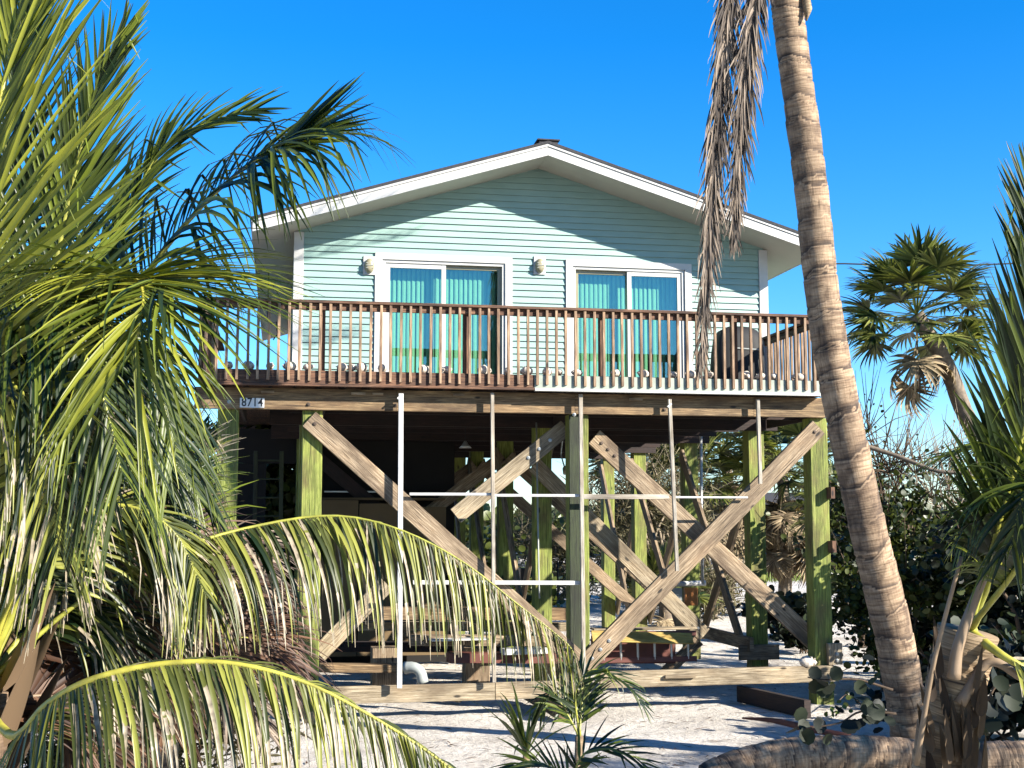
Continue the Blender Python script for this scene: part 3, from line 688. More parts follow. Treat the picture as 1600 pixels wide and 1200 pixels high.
# covered grill on the deck
G_ = empty('covered_grill', (AY(1152, 540, 19.3).x, 19.3, ZD), 'barbecue grill under a black cover on the right of the deck', 'grill')
gx = G_.location.x; mb = MB(); n = 28; levels = [(.0, .40, .30), (.25, .41, .31), (.55, .40, .30), (.78, .37, .28), (.92, .30, .22), (.98, .18, .13), (1.0, .02, .02)]
for (h_, a_, b_) in levels:
    for k in range(n):
        t_ = 2*math.pi*k/n; c_, s_ = math.cos(t_), math.sin(t_); e_ = .55
        fold = 1+(.045*math.sin(5*t_+h_*3)+.03*math.sin(9*t_))*(1-h_*.7)
        mb.v.append(Vector((gx+a_*fold*math.copysign(abs(c_)**e_, c_), 19.3+b_*fold*math.copysign(abs(s_)**e_, s_), ZD+.01+h_)))
for i in range(len(levels)-1):
    for k in range(n): mb.face([i*n+k, i*n+(k+1) % n, (i+1)*n+(k+1) % n, (i+1)*n+k])
mb.build('cover', M['black'], G_, True)
MB().tube([(gx-.2, 19.0, ZD+.62), (gx+.25, 19.0, ZD+.60)], .012, 6).build('strap', M['grey'], G_)

# ================================================================== PALMS
class LB:
    """collects curved leaflets (V-section ribbons) with a colour attribute"""
    def __init__(s): s.V = []; s.F = []; s.C = []; s.n = 0
    def leaf(s, p0, d, nrm, L, w, rnd, tint, dry, grav=.6, wind=(0, 0, 0), seg=7, fold=.28, curl=0., droop_at=0, kink=0):
        p = np.array(p0, float); d = np.array(d, float); d /= np.linalg.norm(d); nv = np.array(nrm, float); W_ = np.cross(d, nv); ln = np.linalg.norm(W_)
        if ln < 1e-5: W_ = np.array([1., 0, 0])
        else: W_ /= ln
        wind = np.array(wind, float); st = L/seg; tw = rnd.uniform(-.25, .25)+curl
        for i in range(seg+1):
            t_ = i/seg; ww = w*.5*min(1, .35+t_*5)*(1-t_**2.2)+.0012
            nn = np.cross(W_, d); nn /= np.linalg.norm(nn)
            s.V += [p-W_*ww+nn*ww*fold, p-nn*ww*fold*.5, p+W_*ww+nn*ww*fold]; s.C += [(tint, t_, dry, 1)]*3
            if i < seg:
                b_ = s.n+i*3; s.F += [(b_, b_+1, b_+4, b_+3), (b_+1, b_+2, b_+5, b_+4)]
                p = p+d*st
                d = d+(np.array([0, 0, -grav])*(.35+t_)+wind*(.3+t_))*st*1.6
                if kink and i == kink: d = d+np.array([rnd.uniform(-.3, .3), rnd.uniform(-.3, .3), -1.3])
                d /= np.linalg.norm(d); W_ = W_-d*np.dot(W_, d); W_ = W_+nn*tw*.25; W_ = W_-d*np.dot(W_, d); W_ /= np.linalg.norm(W_)
        s.n += 3*(seg+1)
    def build(s, name, mat, parent=None, loc=None):
        off = np.array(base_of(parent) if loc is None else Vector(loc)+base_of(parent))
        V = np.array(s.V)-off; me = bpy.data.meshes.new(name); me.from_pydata(V.tolist(), [], s.F)
        ca = me.color_attributes.new('var', 'FLOAT_COLOR', 'POINT'); ca.data.foreach_set('color', np.array(s.C, 'f').ravel())
        me.polygons.foreach_set('use_smooth', [True]*len(me.polygons)); me.materials.append(mat)
        o = bpy.data.objects.new(name, me); COL.objects.link(o)
        if parent is not None: o.parent = parent
        if loc is not None: o.location = loc
        return o
def frond(parent, ctrl, mat='frond', rib='rib', L=.8, n=70, start=.15, a0=62, a1=24, grav=.5, up=(0, 0, 1), lift=.25, w=.036, dry=.1, rw=.022, wind=(0, 0, 0), seed=1, Lb=.55, Lt=.35, sides=(-1, 1), jit=9, label=None, seg=7, kinks=.12, tint=(0, 1), dryp=.10):
    rnd = random.Random(seed); P = catmull(ctrl, 80); up = Vector(up)
    cum = [0]
    for i in range(1, 80): cum.append(cum[-1]+(P[i]-P[i-1]).length)
    lb = LB(); tot = cum[-1]
    def at(s_):
        q = s_*tot; k = 0
        import bisect
        k = max(0, min(78, bisect.bisect_right(cum, q)-1)); f_ = (q-cum[k])/max(1e-6, cum[k+1]-cum[k])
        return P[k].lerp(P[k+1], f_), (P[min(79, k+2)]-P[max(0, k-1)]).normalized()
    for sd in sides:
        for i in range(n):
            u_ = (i+rnd.uniform(-.25, .25)+.5)/n; s_ = start+(1-start)*u_
            p, T = at(min(s_, .999)); side = T.cross(up).normalized()*sd; U = side.cross(T)*sd; U.normalize()
            a = R(a0+(a1-a0)*u_**1.2+rnd.gauss(0, jit*.5)); Lf = L*(Lb+(1-Lb)*min(1, u_*3.2) if u_ < .35 else 1-(1-Lt)*((u_-.35)/.65)**1.6)*rnd.uniform(.86, 1.06)
            d = T*math.cos(a)+side*math.sin(a)+U*(lift+rnd.gauss(0, .08))
            if rnd.random() < .14 and dry < .3:      # dried split thread beside the leaflet
                lb.leaf(p, d+side*rnd.gauss(0, .15)+T*rnd.gauss(0, .15), U, Lf*rnd.uniform(.6, 1.0), w*.28, rnd, rnd.random(), .75, grav+.6, wind, seg, kink=rnd.randint(2, 5))
            lb.leaf(p+U*rw*.3, d, U, Lf, w*rnd.uniform(.62, 1.15)*(1-.35*u_), rnd, min(1, max(0, tint[0]+(tint[1]-tint[0])*(rnd.random()*.35 if rnd.random() < .62 else .6+.4*rnd.random()))), dry+rnd.uniform(-.12, .10)+.12*u_+(rnd.uniform(.1, .5) if rnd.random() < dryp else 0), grav*rnd.uniform(.7, 1.4), wind, seg, kink=rnd.randint(2, 4) if rnd.random() < kinks else 0)
    base = ctrl[0]
    o = lb.build('frond', M[mat], parent)
    if label: o['label'] = label
    rr = [rw*(1.0-.86*(i/79))*(1.6 if i < 4 else 1) for i in range(80)]
    MB().tube(P[::2]+[P[-1]], rr[::2]+[rr[-1]], 7).build('midrib', M[rib], o, True)
    return o
def trunk(parent, ctrl, r0, r1, flare=0, name='trunk', mat='trunk', ring=.2, seg=32, seed=0, n=None):
    L_ = sum((Vector(ctrl[i+1])-Vector(ctrl[i])).length for i in range(len(ctrl)-1)); n = n or int(L_/.02)
    P = catmull(ctrl, n); rnd = random.Random(seed); nxt = ring; ph = 0; mb = MB(); mb.c = []; rv = rnd.random()
    rad = [r0+(r1-r0)*(i/(n-1))**.8+flare*math.exp(-(i/(n-1)*L_)/.45) for i in range(n)]
    mb.tube(P, rad, seg)
    bounds = [0.]
    while bounds[-1] < L_+1: bounds.append(bounds[-1]+ring*rnd.uniform(.45, 1.5))
    rvs = [rnd.random()**2 for _ in bounds]; tilt = [(rnd.gauss(0, .035), rnd.gauss(0, .035)) for _ in bounds]
    import bisect
    for i, v in enumerate(mb.v):
        k_, a_ = i//seg, 2*math.pi*(i % seg)/seg; rc = P[min(k_, n-1)]; dv = v-rc; h_ = k_/(n-1)*L_
        h2 = h_+.035*noise.noise(Vector((math.cos(a_)*1.3, math.sin(a_)*1.3, h_*2+seed)))+.05*math.cos(a_+seed+h_*.8)
        b_ = max(0, bisect.bisect_right(bounds, h2)-1); h2 += tilt[b_][0]*math.cos(a_)+tilt[b_][1]*math.sin(a_); b_ = max(0, bisect.bisect_right(bounds, max(0, h2))-1)
        ph = min(1, max(0, (h2-bounds[b_])/(bounds[b_+1]-bounds[b_])))
        mb.v[i] = rc+dv*(1+.05*(ph-.5)-.03*(ph < .08)+.04*noise.noise(v*2.2+Vector((seed, 0, 0)))+.02*noise.noise(v*9))
        mb.c.append((ph, rvs[b_], 0, 1))
    return mb.build(name, M[mat], parent, True)
def sheaths(parent, specs, seed=0):
    lb = LB(); rnd = random.Random(seed)
    for (p_, d, nn, L_, w_) in specs:
        lb.leaf(p_, d, nn, L_, w_, rnd, rnd.random(), rnd.uniform(-.1, .15), .25, seg=9, fold=.5)
    o = lb.build('leaf_bases', M['sheath'], parent); return o

# ---- tall coconut palm with the leaning ringed trunk
d0 = 14.3
B_ = AZ(1432, 1183, 0); T0 = empty('coconut_palm', B_, 'tall coconut palm with a pale ringed leaning trunk crossing the right of the house', 'palm tree')
tc = [B_+Vector((0, 0, -.3)), AD(1424, 1150, 14.2), AD(1398, 1000, 14.2), AD(1355, 820, 14.2), AD(1308, 600, 14.2), AD(1284, 450, 14.2), AD(1262, 250, 14.2), AD(1240, 90, 14.2), AD(1228, 0, 14.2), AD(1216, -70, 14.2)]
trunk(T0, tc, .232, .163, .03, seed=3, ring=.21)
cr = AD(1214, -80, 14.2)
mb = MB()
for k in range(9):
    a_ = k*2.4; dv = Vector((math.cos(a_), math.sin(a_), .9)).normalized(); mb.tube([cr+Vector((0, 0, -.28))+dv*.10, cr+dv*.35, cr+dv*.6+Vector((0, 0, .1))], [.10, .07, .04], 8)
mb.build('leaf_bases', M['husk'], T0, True)
MB().tube([AD(1256, -20, 14.1), AD(1262, 15, 14.05), AD(1260, 32, 14.0)], [.045, .05, .01], 8).build('spathe', M['husk'], T0, True)
for k in range(11):
    a_ = k*2*math.pi/11+.3; el = .75+.3*(k % 3); hv = Vector((math.cos(a_), math.sin(a_), 0))
    c_ = [cr, cr+hv*.6+Vector((0, 0, el)), cr+hv*1.7+Vector((0, 0, el*1.9)), cr+hv*2.7+Vector((0, 0, el*1.9)), cr+hv*3.4+Vector((0, 0, el*1.5+.3))]
    frond(T0, c_, L=.75, n=45, seed=40+k, grav=.35, w=.05, seg=4)
frond(T0, [cr, AD(1196, -60, 14.1), AD(1176, 30, 14.0), AD(1162, 150, 14.0), AD(1152, 260, 14.0), AD(1148, 340, 14.0), AD(1146, 372, 14.0)], 'dead', 'ribd', L=.55, n=170, start=.1, a0=24, a1=8, grav=2.0, up=(0, -1, 0), lift=.1, w=.030, dry=.1, rw=.022, seed=11, jit=20, kinks=.3, Lb=.8, Lt=.5, label='shorter dead frond hanging beside the trunk')
frond(T0, [cr, AD(1168, -75, 14.1), AD(1142, -10, 14.0), AD(1128, 130, 14.0), AD(1115, 290, 14.0), AD(1104, 430, 14.0), AD(1096, 540, 14.0), AD(1094, 570, 14.0)], 'dead', 'ribd', L=.58, n=230, start=.1, a0=22, a1=8, grav=2.0, up=(0, -1, 0), lift=.1, w=.030, dry=.05, rw=.022, seed=12, jit=18, kinks=.3, Lb=.8, Lt=.45, label='longer dead frond hanging in front of the railing')

# ---- young coconut palm close on the left; its crown is low, at the left edge
CL = AD(-35, 1085, 7.0)
T1 = empty('coconut_palm', (CL.x, CL.y, 0), 'big young coconut palm at the left edge with long arching fronds', 'palm tree')
trunk(T1, [(CL.x, CL.y, -.3), (CL.x+.02, CL.y, .6), tuple(CL)], .20, .16, .06, seed=7)
rnd = random.Random(2)
sheaths(T1, [(CL+Vector((.12*math.cos(k*2.4), .12*math.sin(k*2.4), -.5+.04*k)), (.45*math.cos(k*2.4), .45*math.sin(k*2.4), 1), (math.cos(k*2.4), math.sin(k*2.4), .1), rnd.uniform(.5, .8), rnd.uniform(.14, .24)) for k in range(14)], 4)
F = lambda *pts: [CL]+[AD(*p_) for p_ in pts]
# A: bright upright frond whose leaflets sweep up to the right
frond(T1, F((-60, 800, 6.2), (-45, 560, 5.9), (-10, 380, 5.8), (-5, 200, 5.8), (30, 20, 5.9), (60, -130, 6.0)), 'frondb', 'riby', L=1.05, n=96, start=.32, a0=46, a1=16, grav=.12, up=(-.25, -1, .1), lift=.05, w=.030, dry=-.1, rw=.035, seed=21, Lb=.85, Lt=.6, kinks=.02, tint=(.1, 1), label='bright yellow green upright frond')
# A2: darker upright frond with the pointed tip
frond(T1, F((-30, 850, 7.0), (40, 620, 7.0), (85, 420, 7.1), (120, 260, 7.1), (155, 130, 7.1), (192, 55, 7.1)), 'frond', 'rib', L=.85, n=90, start=.25, a0=40, a1=12, grav=.12, up=(.1, -1, 0), lift=.05, w=.034, dry=.0, rw=.03, seed=22, Lb=.8, Lt=.3, kinks=.02)
frond(T1, F((-50, 850, 7.3), (-20, 560, 7.4), (0, 330, 7.4), (20, 120, 7.4), (60, -30, 7.4)), 'frond', 'rib', L=1.0, n=60, start=.3, a0=40, a1=12, grav=.1, up=(.1, -1, 0), lift=.05, w=.036, dry=.0, rw=.03, seed=29, Lb=.8, Lt=.3, kinks=.02, tint=(0, .6))
# B: swept frond with dried tips
frond(T1, F((20, 850, 7.6), (100, 560, 7.8), (170, 400, 7.9), (215, 300, 7.9), (262, 225, 7.9), (330, 190, 7.9), (400, 172, 7.9)), 'frond', 'rib', L=.60, n=80, start=.35, a0=16, a1=20, grav=.35, up=(-.3, -1, .3), lift=.05, w=.032, dry=.30, rw=.028, wind=(.9, 0, .1), seed=23, dryp=.35, Lb=.7, Lt=.45, kinks=.15, tint=(0, .7))
# C: frond arching right over the eave
frond(T1, F((60, 880, 7.2), (150, 620, 7.2), (225, 440, 7.2), (290, 350, 7.2), (360, 280, 7.2), (415, 240, 7.2), (452, 222, 7.2)), 'frond', 'rib', L=1.15, n=64, start=.33, a0=66, a1=36, grav=1.5, up=(-.1, -.5, 1), lift=.12, w=.040, dry=.18, rw=.028, wind=(.35, 0, 0), seed=24, Lb=.8, Lt=.75, kinks=.3, tint=(0, .75))
frond(T1, [AD(430, 232, 7.2), AD(455, 221, 7.15), AD(490, 205, 7.1)], 'frond', 'rib', L=.55, n=13, start=.1, a0=28, a1=8, grav=.15, up=(-.1, -1, .4), lift=.1, w=.040, dry=.15, rw=.010, seed=25, Lb=1, Lt=.8, kinks=.05)
frond(T1, [AD(385, 262, 7.15), AD(430, 236, 7.1), AD(478, 228, 7.05)], 'frond', 'rib', L=.85, n=17, start=.05, a0=74, a1=36, grav=1.7, up=(-.1, -.7, 1), lift=.1, w=.034, dry=.22, rw=.010, wind=(.45, 0, 0), seed=125, Lb=1, Lt=.8, kinks=.3, tint=(0, .7))
# D: frond pointing at the viewer, leaflets radiating from its bend
frond(T1, F((60, 800, 6.9), (130, 560, 6.7), (180, 460, 6.4), (208, 438, 6.1), (222, 452, 5.85), (222, 490, 5.7), (205, 560, 5.65)), 'frondb', 'riby', L=.92, n=72, start=.50, a0=84, a1=20, grav=.65, up=(.1, -.75, 1), lift=.12, w=.028, dry=.05, rw=.026, seed=26, Lb=.9, Lt=.8, kinks=.08, tint=(0, .8), label='frond bending towards the viewer with leaflets spread like a star')
frond(T1, [AD(120, 520, 6.6), AD(170, 462, 6.4), AD(206, 440, 6.2), AD(240, 436, 6.0), AD(270, 460, 5.9)], 'frond', 'rib', L=.86, n=40, start=.35, a0=95, a1=30, grav=.45, up=(.2, -.6, 1), lift=.1, w=.028, dry=.08, rw=.018, wind=(.3, 0, 0), seed=36, Lb=.9, Lt=.8, kinks=.1)
# E: drooping fronds on the left, leaflets streaming down to the right
frond(T1, F((-20, 760, 6.6), (60, 560, 6.5), (140, 500, 6.5), (205, 540, 6.5), (250, 620, 6.5), (275, 700, 6.5)), 'frond', 'rib', L=.85, n=104, start=.4, a0=64, a1=26, grav=1.3, up=(.3, -.8, 1), lift=-.1, w=.025, dry=.08, rw=.026, seed=27, Lb=.9, Lt=.6, kinks=.1, tint=(0, .7))
frond(T1, F((-60, 780, 6.4), (-30, 560, 6.2), (40, 480, 6.0), (110, 520, 5.9), (160, 620, 5.9), (190, 740, 5.9)), 'frond', 'rib', L=.95, n=100, start=.4, a0=64, a1=26, grav=1.5, up=(.3, -.8, 1), lift=-.2, w=.025, dry=.05, rw=.026, seed=28, Lb=.9, Lt=.6, kinks=.1, tint=(0, .8))
frond(T1, F((-50, 900, 6.2), (-50, 700, 6.0), (-20, 600, 5.9), (40, 620, 5.8), (75, 720, 5.8), (90, 860, 5.8)), 'frondd', 'rib', L=.85, n=94, start=.4, a0=60, a1=24, grav=1.6, up=(.3, -.8, 1), lift=-.2, w=.025, dry=.02, rw=.026, seed=30, Lb=.9, Lt=.6, kinks=.1)
frond(T1, F((10, 900, 7.4), (90, 720, 7.5), (170, 660, 7.6), (250, 690, 7.7), (310, 780, 7.7)), 'frond', 'rib', L=.95, n=94, start=.35, a0=60, a1=24, grav=1.6, up=(.3, -.8, 1), lift=-.2, w=.025, dry=.08, rw=.026, seed=31, Lb=.9, Lt=.6, kinks=.1, tint=(0, .6))
frond(T1, F((20, 960, 7.0), (110, 820, 7.2), (190, 790, 7.3), (270, 830, 7.3), (320, 930, 7.3)), 'frondd', 'rib', L=.80, n=90, start=.3, a0=60, a1=24, grav=1.8, up=(.3, -.8, 1), lift=-.3, w=.025, dry=.0, rw=.026, seed=32, Lb=.9, Lt=.6, kinks=.2)
# G: long arch in front of the left bay
frond(T1, F((80, 975, 7.2), (180, 905, 7.3), (285, 855, 7.5), (400, 822, 7.7), (520, 806, 7.8), (620, 826, 7.8), (720, 876, 7.8), (810, 945, 7.8), (880, 1000, 7.8), (898, 1022, 7.8)), 'frondd', 'rib', L=.84, n=135, start=.26, a0=80, a1=22, grav=2.6, up=(0, -.45, 1), lift=-.55, w=.026, dry=-.02, rw=.015, seed=33, Lb=.75, Lt=.35, kinks=.15, dryp=.3, label='long frond arching over the left bay')
# H: lowest arch with a thick yellow stalk
frond(T1, F((20, 1150, 6.4), (75, 1100, 6.2), (150, 1060, 6.1), (260, 1037, 6.1), (370, 1038, 6.1), (480, 1068, 6.1), (590, 1125, 6.1), (690, 1190, 6.1), (760, 1250, 6.1)), 'frondd', 'riby', L=.74, n=125, start=.24, a0=80, a1=24, grav=2.6, up=(0, -.5, 1), lift=-.5, w=.026, dry=-.05, rw=.026, seed=34, Lb=.75, Lt=.5, kinks=.12, dryp=.3, tint=(.1, 1), label='lowest frond with a thick yellow stalk')
# I: shaded brown fronds below
frond(T1, F((90, 930, 7.6), (180, 905, 7.8), (260, 940, 8.0), (330, 985, 8.1), (385, 1040, 8.1)), 'brownf', 'rib', L=.80, n=64, start=.3, a0=62, a1=24, grav=.25, up=(-.2, -1, .5), lift=.0, w=.030, dry=0, rw=.02, seed=35, Lb=.8, Lt=.5, kinks=.1)
frond(T1, F((60, 1010, 7.4), (120, 960, 7.6), (190, 960, 7.8), (240, 1040, 7.9), (260, 1130, 7.9)), 'brownf', 'ribd', L=.80, n=64, start=.2, a0=60, a1=24, grav=1.5, up=(-.2, -1, .5), lift=.0, w=.034, dry=.1, rw=.02, seed=37, Lb=.8, Lt=.5, kinks=.2, label='dead brown frond hanging below the crown')
frond(T1, F((40, 1000, 7.8), (150, 880, 8.2), (240, 850, 8.4), (330, 880, 8.5), (400, 930, 8.5)), 'brownf', 'ribd', L=.85, n=60, start=.2, a0=60, a1=24, grav=.9, up=(-.2, -1, .5), lift=.0, w=.030, dry=.1, rw=.02, seed=38, Lb=.8, Lt=.5, kinks=.2, label='shaded dry frond behind the green ones')
frond(T1, F((-20, 1130, 7.0), (40, 1090, 7.2), (110, 1100, 7.3), (160, 1180, 7.3)), 'brownf', 'ribd', L=.70, n=50, start=.2, a0=60, a1=24, grav=1.5, up=(-.2, -1, .5), lift=.0, w=.034, dry=.05, rw=.02, seed=39, Lb=.8, Lt=.5, kinks=.2)
for k, (pts, mt, gr, lb_) in enumerate([
    (((-60, 900, 7.6), (-20, 700, 7.9), (50, 600, 8.0), (130, 620, 8.1), (190, 720, 8.1)), 'frond', 1.3, None),
    (((0, 950, 7.8), (80, 800, 8.2), (150, 740, 8.4), (215, 760, 8.5), (265, 850, 8.5)), 'frond', 1.4, None),
    (((-60, 950, 7.0), (-40, 800, 7.2), (20, 720, 7.3), (80, 760, 7.3), (110, 880, 7.3)), 'frondd', 1.5, None),
    (((-60, 760, 7.4), (-30, 450, 7.7), (30, 330, 7.8), (90, 350, 7.8), (140, 430, 7.8)), 'frond', .9, None),
    (((0, 900, 8.2), (70, 700, 8.6), (150, 640, 8.8), (220, 680, 8.8), (260, 760, 8.8)), 'frond', 1.4, None),
    (((-40, 1060, 7.2), (30, 960, 7.4), (110, 930, 7.5), (180, 980, 7.5), (215, 1080, 7.5)), 'frondd', 1.6, None)]):
    frond(T1, F(*pts), mt, 'rib', L=.85, n=90, start=.3, a0=62, a1=22, grav=gr, up=(.2, -.8, 1), lift=-.05, w=.026, dry=.05, rw=.022, seed=140+k, Lb=.85, Lt=.5, kinks=.1, tint=(0, .55), seg=6)
# ---- second palm behind it, beside the corner pile
CB = AD(250, 985, 11.5)
T2 = empty('coconut_palm', (CB.x, CB.y, 0), 'shorter coconut palm half hidden between the big left palm and the house', 'palm tree')
trunk(T2, [(CB.x, CB.y, -.3), tuple(CB)], .20, .17, .05, seed=9)
specs = [((255, 820), (275, 740), (290, 710), 'frondd', .9), ((210, 830), (190, 730), (230, 690), 'frond', .8), ((300, 900), (350, 850), (400, 900), 'dead', 1.3), ((320, 960), (380, 960), (430, 1020), 'brownf', 1.2), ((170, 880), (110, 820), (60, 880), 'frond', 1.2), ((290, 940), (340, 900), (380, 960), 'dead', 1.4), ((330, 1000), (400, 1000), (455, 1050), 'brownf', .9), ((180, 960), (120, 940), (90, 1020), 'brownf', 1.2), ((255, 880), (262, 780), (300, 760), 'frond', .9), ((300, 1010), (350, 1060), (400, 1130), 'dead', 1.1)]
for k, (a, b, c_, mt, gr) in enumerate(specs):
    dd = 11.5+(.6 if k % 2 else -.6); frond(T2, [CB, AD(*a, dd), AD(*b, dd+.1*(k % 3)), AD(*c_, dd)], mt, 'rib', L=.95, n=46, start=.25, a0=55, a1=18, grav=gr, up=(0, -.7, 1), lift=.05, w=.042, dry=.05, rw=.022, seed=60+k, Lb=.8, Lt=.6, seg=6)
rnd = random.Random(3)
sheaths(T2, [(CB+Vector((.12*math.cos(k*2.4), .12*math.sin(k*2.4), -.6+.04*k)), (.5*math.cos(k*2.4), .5*math.sin(k*2.4), 1), (math.cos(k*2.4), math.sin(k*2.4), .1), rnd.uniform(.5, .9), rnd.uniform(.14, .24)) for k in range(18)], 5)
# ---- young coconut palm close on the right
CR = AD(1512, 985, 8.6)
T3 = empty('coconut_palm', (CR.x-.1, CR.y, 0), 'young coconut palm at the right edge with a torn brown stump and dark fronds', 'palm tree')
trunk(T3, [(CR.x-.15, CR.y, -.3), AD(1470, 1240, 8.6), AD(1490, 1090, 8.6), tuple(CR)], .17, .20, .03, seed=13, mat='husk', ring=.16)
sp_l = []; rnd = random.Random(5)
for k in range(26):
    px = rnd.uniform(1455, 1535); py = rnd.uniform(1060, 1230); sp_l.append((AD(px, py, 8.42-.12*rnd.random()), (rnd.gauss((px-1495)/220, .07), rnd.gauss(.0, .05), 1), (rnd.gauss(0, .3), -1, .1), rnd.uniform(.25, .4), rnd.uniform(.04, .09)))
sheaths(T3, sp_l, 3)
mb = MB()
for (a, b, c_, r_) in (((1432, 1195, 8.4), (1458, 1040, 8.3), (1502, 870, 8.2), .020), ((1490, 1060, 8.3), (1500, 1000, 8.3), (1545, 880, 8.3), .045), ((1500, 1100, 8.4), (1545, 1035, 8.4), (1600, 1062, 8.3), .04)):
    mb.tube(catmull([AD(*a), AD(*b), AD(*c_)], 12), [r_*(1-.4*i/11) for i in range(12)], 9)
mb.build('leaf_stalks', M['ribd'], T3, True)
FR = lambda *pts: [CR]+[AD(*p_) for p_ in pts]
frond(T3, FR((1550, 850, 8.2), (1592, 700, 8.0), (1618, 560, 7.9), (1625, 440, 7.9), (1615, 320, 7.9)), 'frond', 'rib', L=.90, n=80, start=.22, a0=42, a1=14, grav=.15, up=(0, -1, .1), lift=.05, w=.052, dry=0, rw=.03, seed=71, Lb=.8, Lt=.5, kinks=.03, tint=(0, .5))
frond(T3, FR((1560, 880, 8.4), (1630, 760, 8.4), (1680, 600, 8.4), (1690, 470, 8.4)), 'frond', 'rib', L=1.0, n=50, start=.2, a0=50, a1=16, grav=.2, up=(0, -1, .1), lift=.05, w=.050, dry=0, rw=.03, seed=72, Lb=.8, Lt=.5, tint=(0, .5))
frond(T3, FR((1570, 840, 8.9), (1600, 740, 9.1), (1575, 700, 9.2), (1525, 700, 9.3), (1470, 715, 9.4)), 'frond', 'rib', L=.55, n=40, start=.3, a0=56, a1=26, grav=1.6, up=(0, -.4, 1), lift=0, w=.036, dry=.1, rw=.024, seed=73, Lb=.8, Lt=.5)
frond(T3, FR((1550, 880, 8.8), (1570, 800, 8.9), (1545, 780, 9.0), (1500, 850, 9.1)), 'frondb', 'riby', L=.5, n=26, start=.3, a0=60, a1=24, grav=1.5, up=(0, -.4, 1), lift=0, w=.034, dry=.05, rw=.022, seed=74, Lb=.8, Lt=.5)
frond(T3, FR((1580, 900, 8.0), (1620, 830, 7.8), (1625, 760, 7.7), (1600, 770, 7.6), (1580, 850, 7.6)), 'frond', 'rib', L=.70, n=44, start=.3, a0=56, a1=22, grav=1.6, up=(0, -.4, 1), lift=0, w=.040, dry=.1, rw=.022, seed=75, Lb=.8, Lt=.5, tint=(0, .6))
frond(T3, FR((1560, 1020, 8.3), (1620, 1060, 8.2), (1680, 1140, 8.2)), 'frondd', 'riby', L=.6, n=30, start=.4, a0=56, a1=22, grav=1.2, up=(0, -.4, 1), lift=0, w=.036, dry=.1, rw=.04, seed=76)
frond(T3, FR((1535, 900, 8.5), (1570, 820, 8.3), (1620, 800, 8.1), (1660, 860, 8.0)), 'frond', 'riby', L=.85, n=44, start=.3, a0=56, a1=22, grav=1.3, up=(0, -.4, 1), lift=0, w=.040, dry=.1, rw=.034, seed=77, tint=(0, .6))
# ---- seedlings at the bottom centre
def seedling(base, specs, label, seed, name='palm_seedling', mat='frond', L=.42, grp=None):
    T = empty(name, (base.x, base.y, 0), label, 'young palm', grp)
    MB().tube([(base.x, base.y, -.1), tuple(base)], [.07, .04], 8).build('stem', M['husk'], T, True)
    for k, s_ in enumerate(specs): frond(T, [base]+[AD(*q) for q in s_], mat, 'rib', L=L, n=20, start=.15, a0=50, a1=16, grav=.8, up=(0, -.5, 1), lift=.05, w=.034, dry=.12, rw=.012, seed=seed+k, Lb=.8, Lt=.55, seg=6, tint=(0, .6))
    return T
seedling(AD(905, 1150, 12.0), [((900, 1080, 12), (930, 1046, 12), (980, 1070, 12), (1005, 1104, 12)), ((880, 1105, 12), (862, 1080, 12), (846, 1105, 12)), ((910, 1085, 12.2), (905, 1060, 12.3), (893, 1045, 12.3))], 'young palm with short dark fronds in front of the centre pile', 80)
seedling(AD(905, 1250, 9.5), [((900, 1200, 9.5), (930, 1168, 9.5), (985, 1180, 9.5), (1035, 1220, 9.5)), ((870, 1205, 9.5), (820, 1190, 9.5), (780, 1225, 9.5))], 'low palm seedling at the bottom edge of the sand', 90, L=.36)
T = empty('spiky_plant', AZ(822, 1190, 0), 'spiky plant with long thin upright blades at the bottom centre', 'plant'); lb = LB(); rnd = random.Random(6); b_ = AD(822, 1180, 11.0)
for k in range(20):
    a_ = rnd.uniform(0, 6.28); e_ = rnd.uniform(.5, 2.6); lb.leaf(b_, (math.cos(a_), math.sin(a_), e_), (0, 0, 1) if e_ < 2 else (0, 1, 0), rnd.uniform(.45, .85), .035, rnd, rnd.random()*.6, .1, 1.1)
lb.build('leaves', M['frond'], T); MB().tube([(b_.x, b_.y, -.1), tuple(b_)], [.05, .03], 8).build('stem', M['husk'], T, True)

# ---- logs and sticks
lg = empty('palm_log', AZ(1270, 1200, 0), 'fallen curved palm trunk lying across the bottom right of the sand', 'log')
lz = [AD(1105, 1225, 13.0), AD(1180, 1195, 13.1), AD(1280, 1180, 13.2), AD(1400, 1182, 13.3), AD(1470, 1195, 13.3)]
trunk(lg, lz, .21, .19, 0, seed=17, ring=.16)
lg = empty('palm_log', AZ(1570, 1200, 0), 'pale palm log lying at the bottom right corner', 'log')
trunk(lg, [AD(1528, 1192, 12.6), AD(1590, 1190, 12.6), AD(1680, 1195, 12.6)], .20, .20, 0, seed=18, ring=.16)
o = MB().tube(catmull([AZ(1160, 1122, .08), AZ(1210, 1126, .12), AZ(1270, 1140, .14), AZ(1330, 1150, .1)], 14), [.012+.03*math.sin(i/13*2.6) for i in range(14)], 7).build('fallen_branch', M['redp'] and plain('red_brown_bark', (.16, .05, .03), .8), smooth=True); tag(o, 'thin red brown branch lying on the sand beside the sea grape leaves', 'branch')

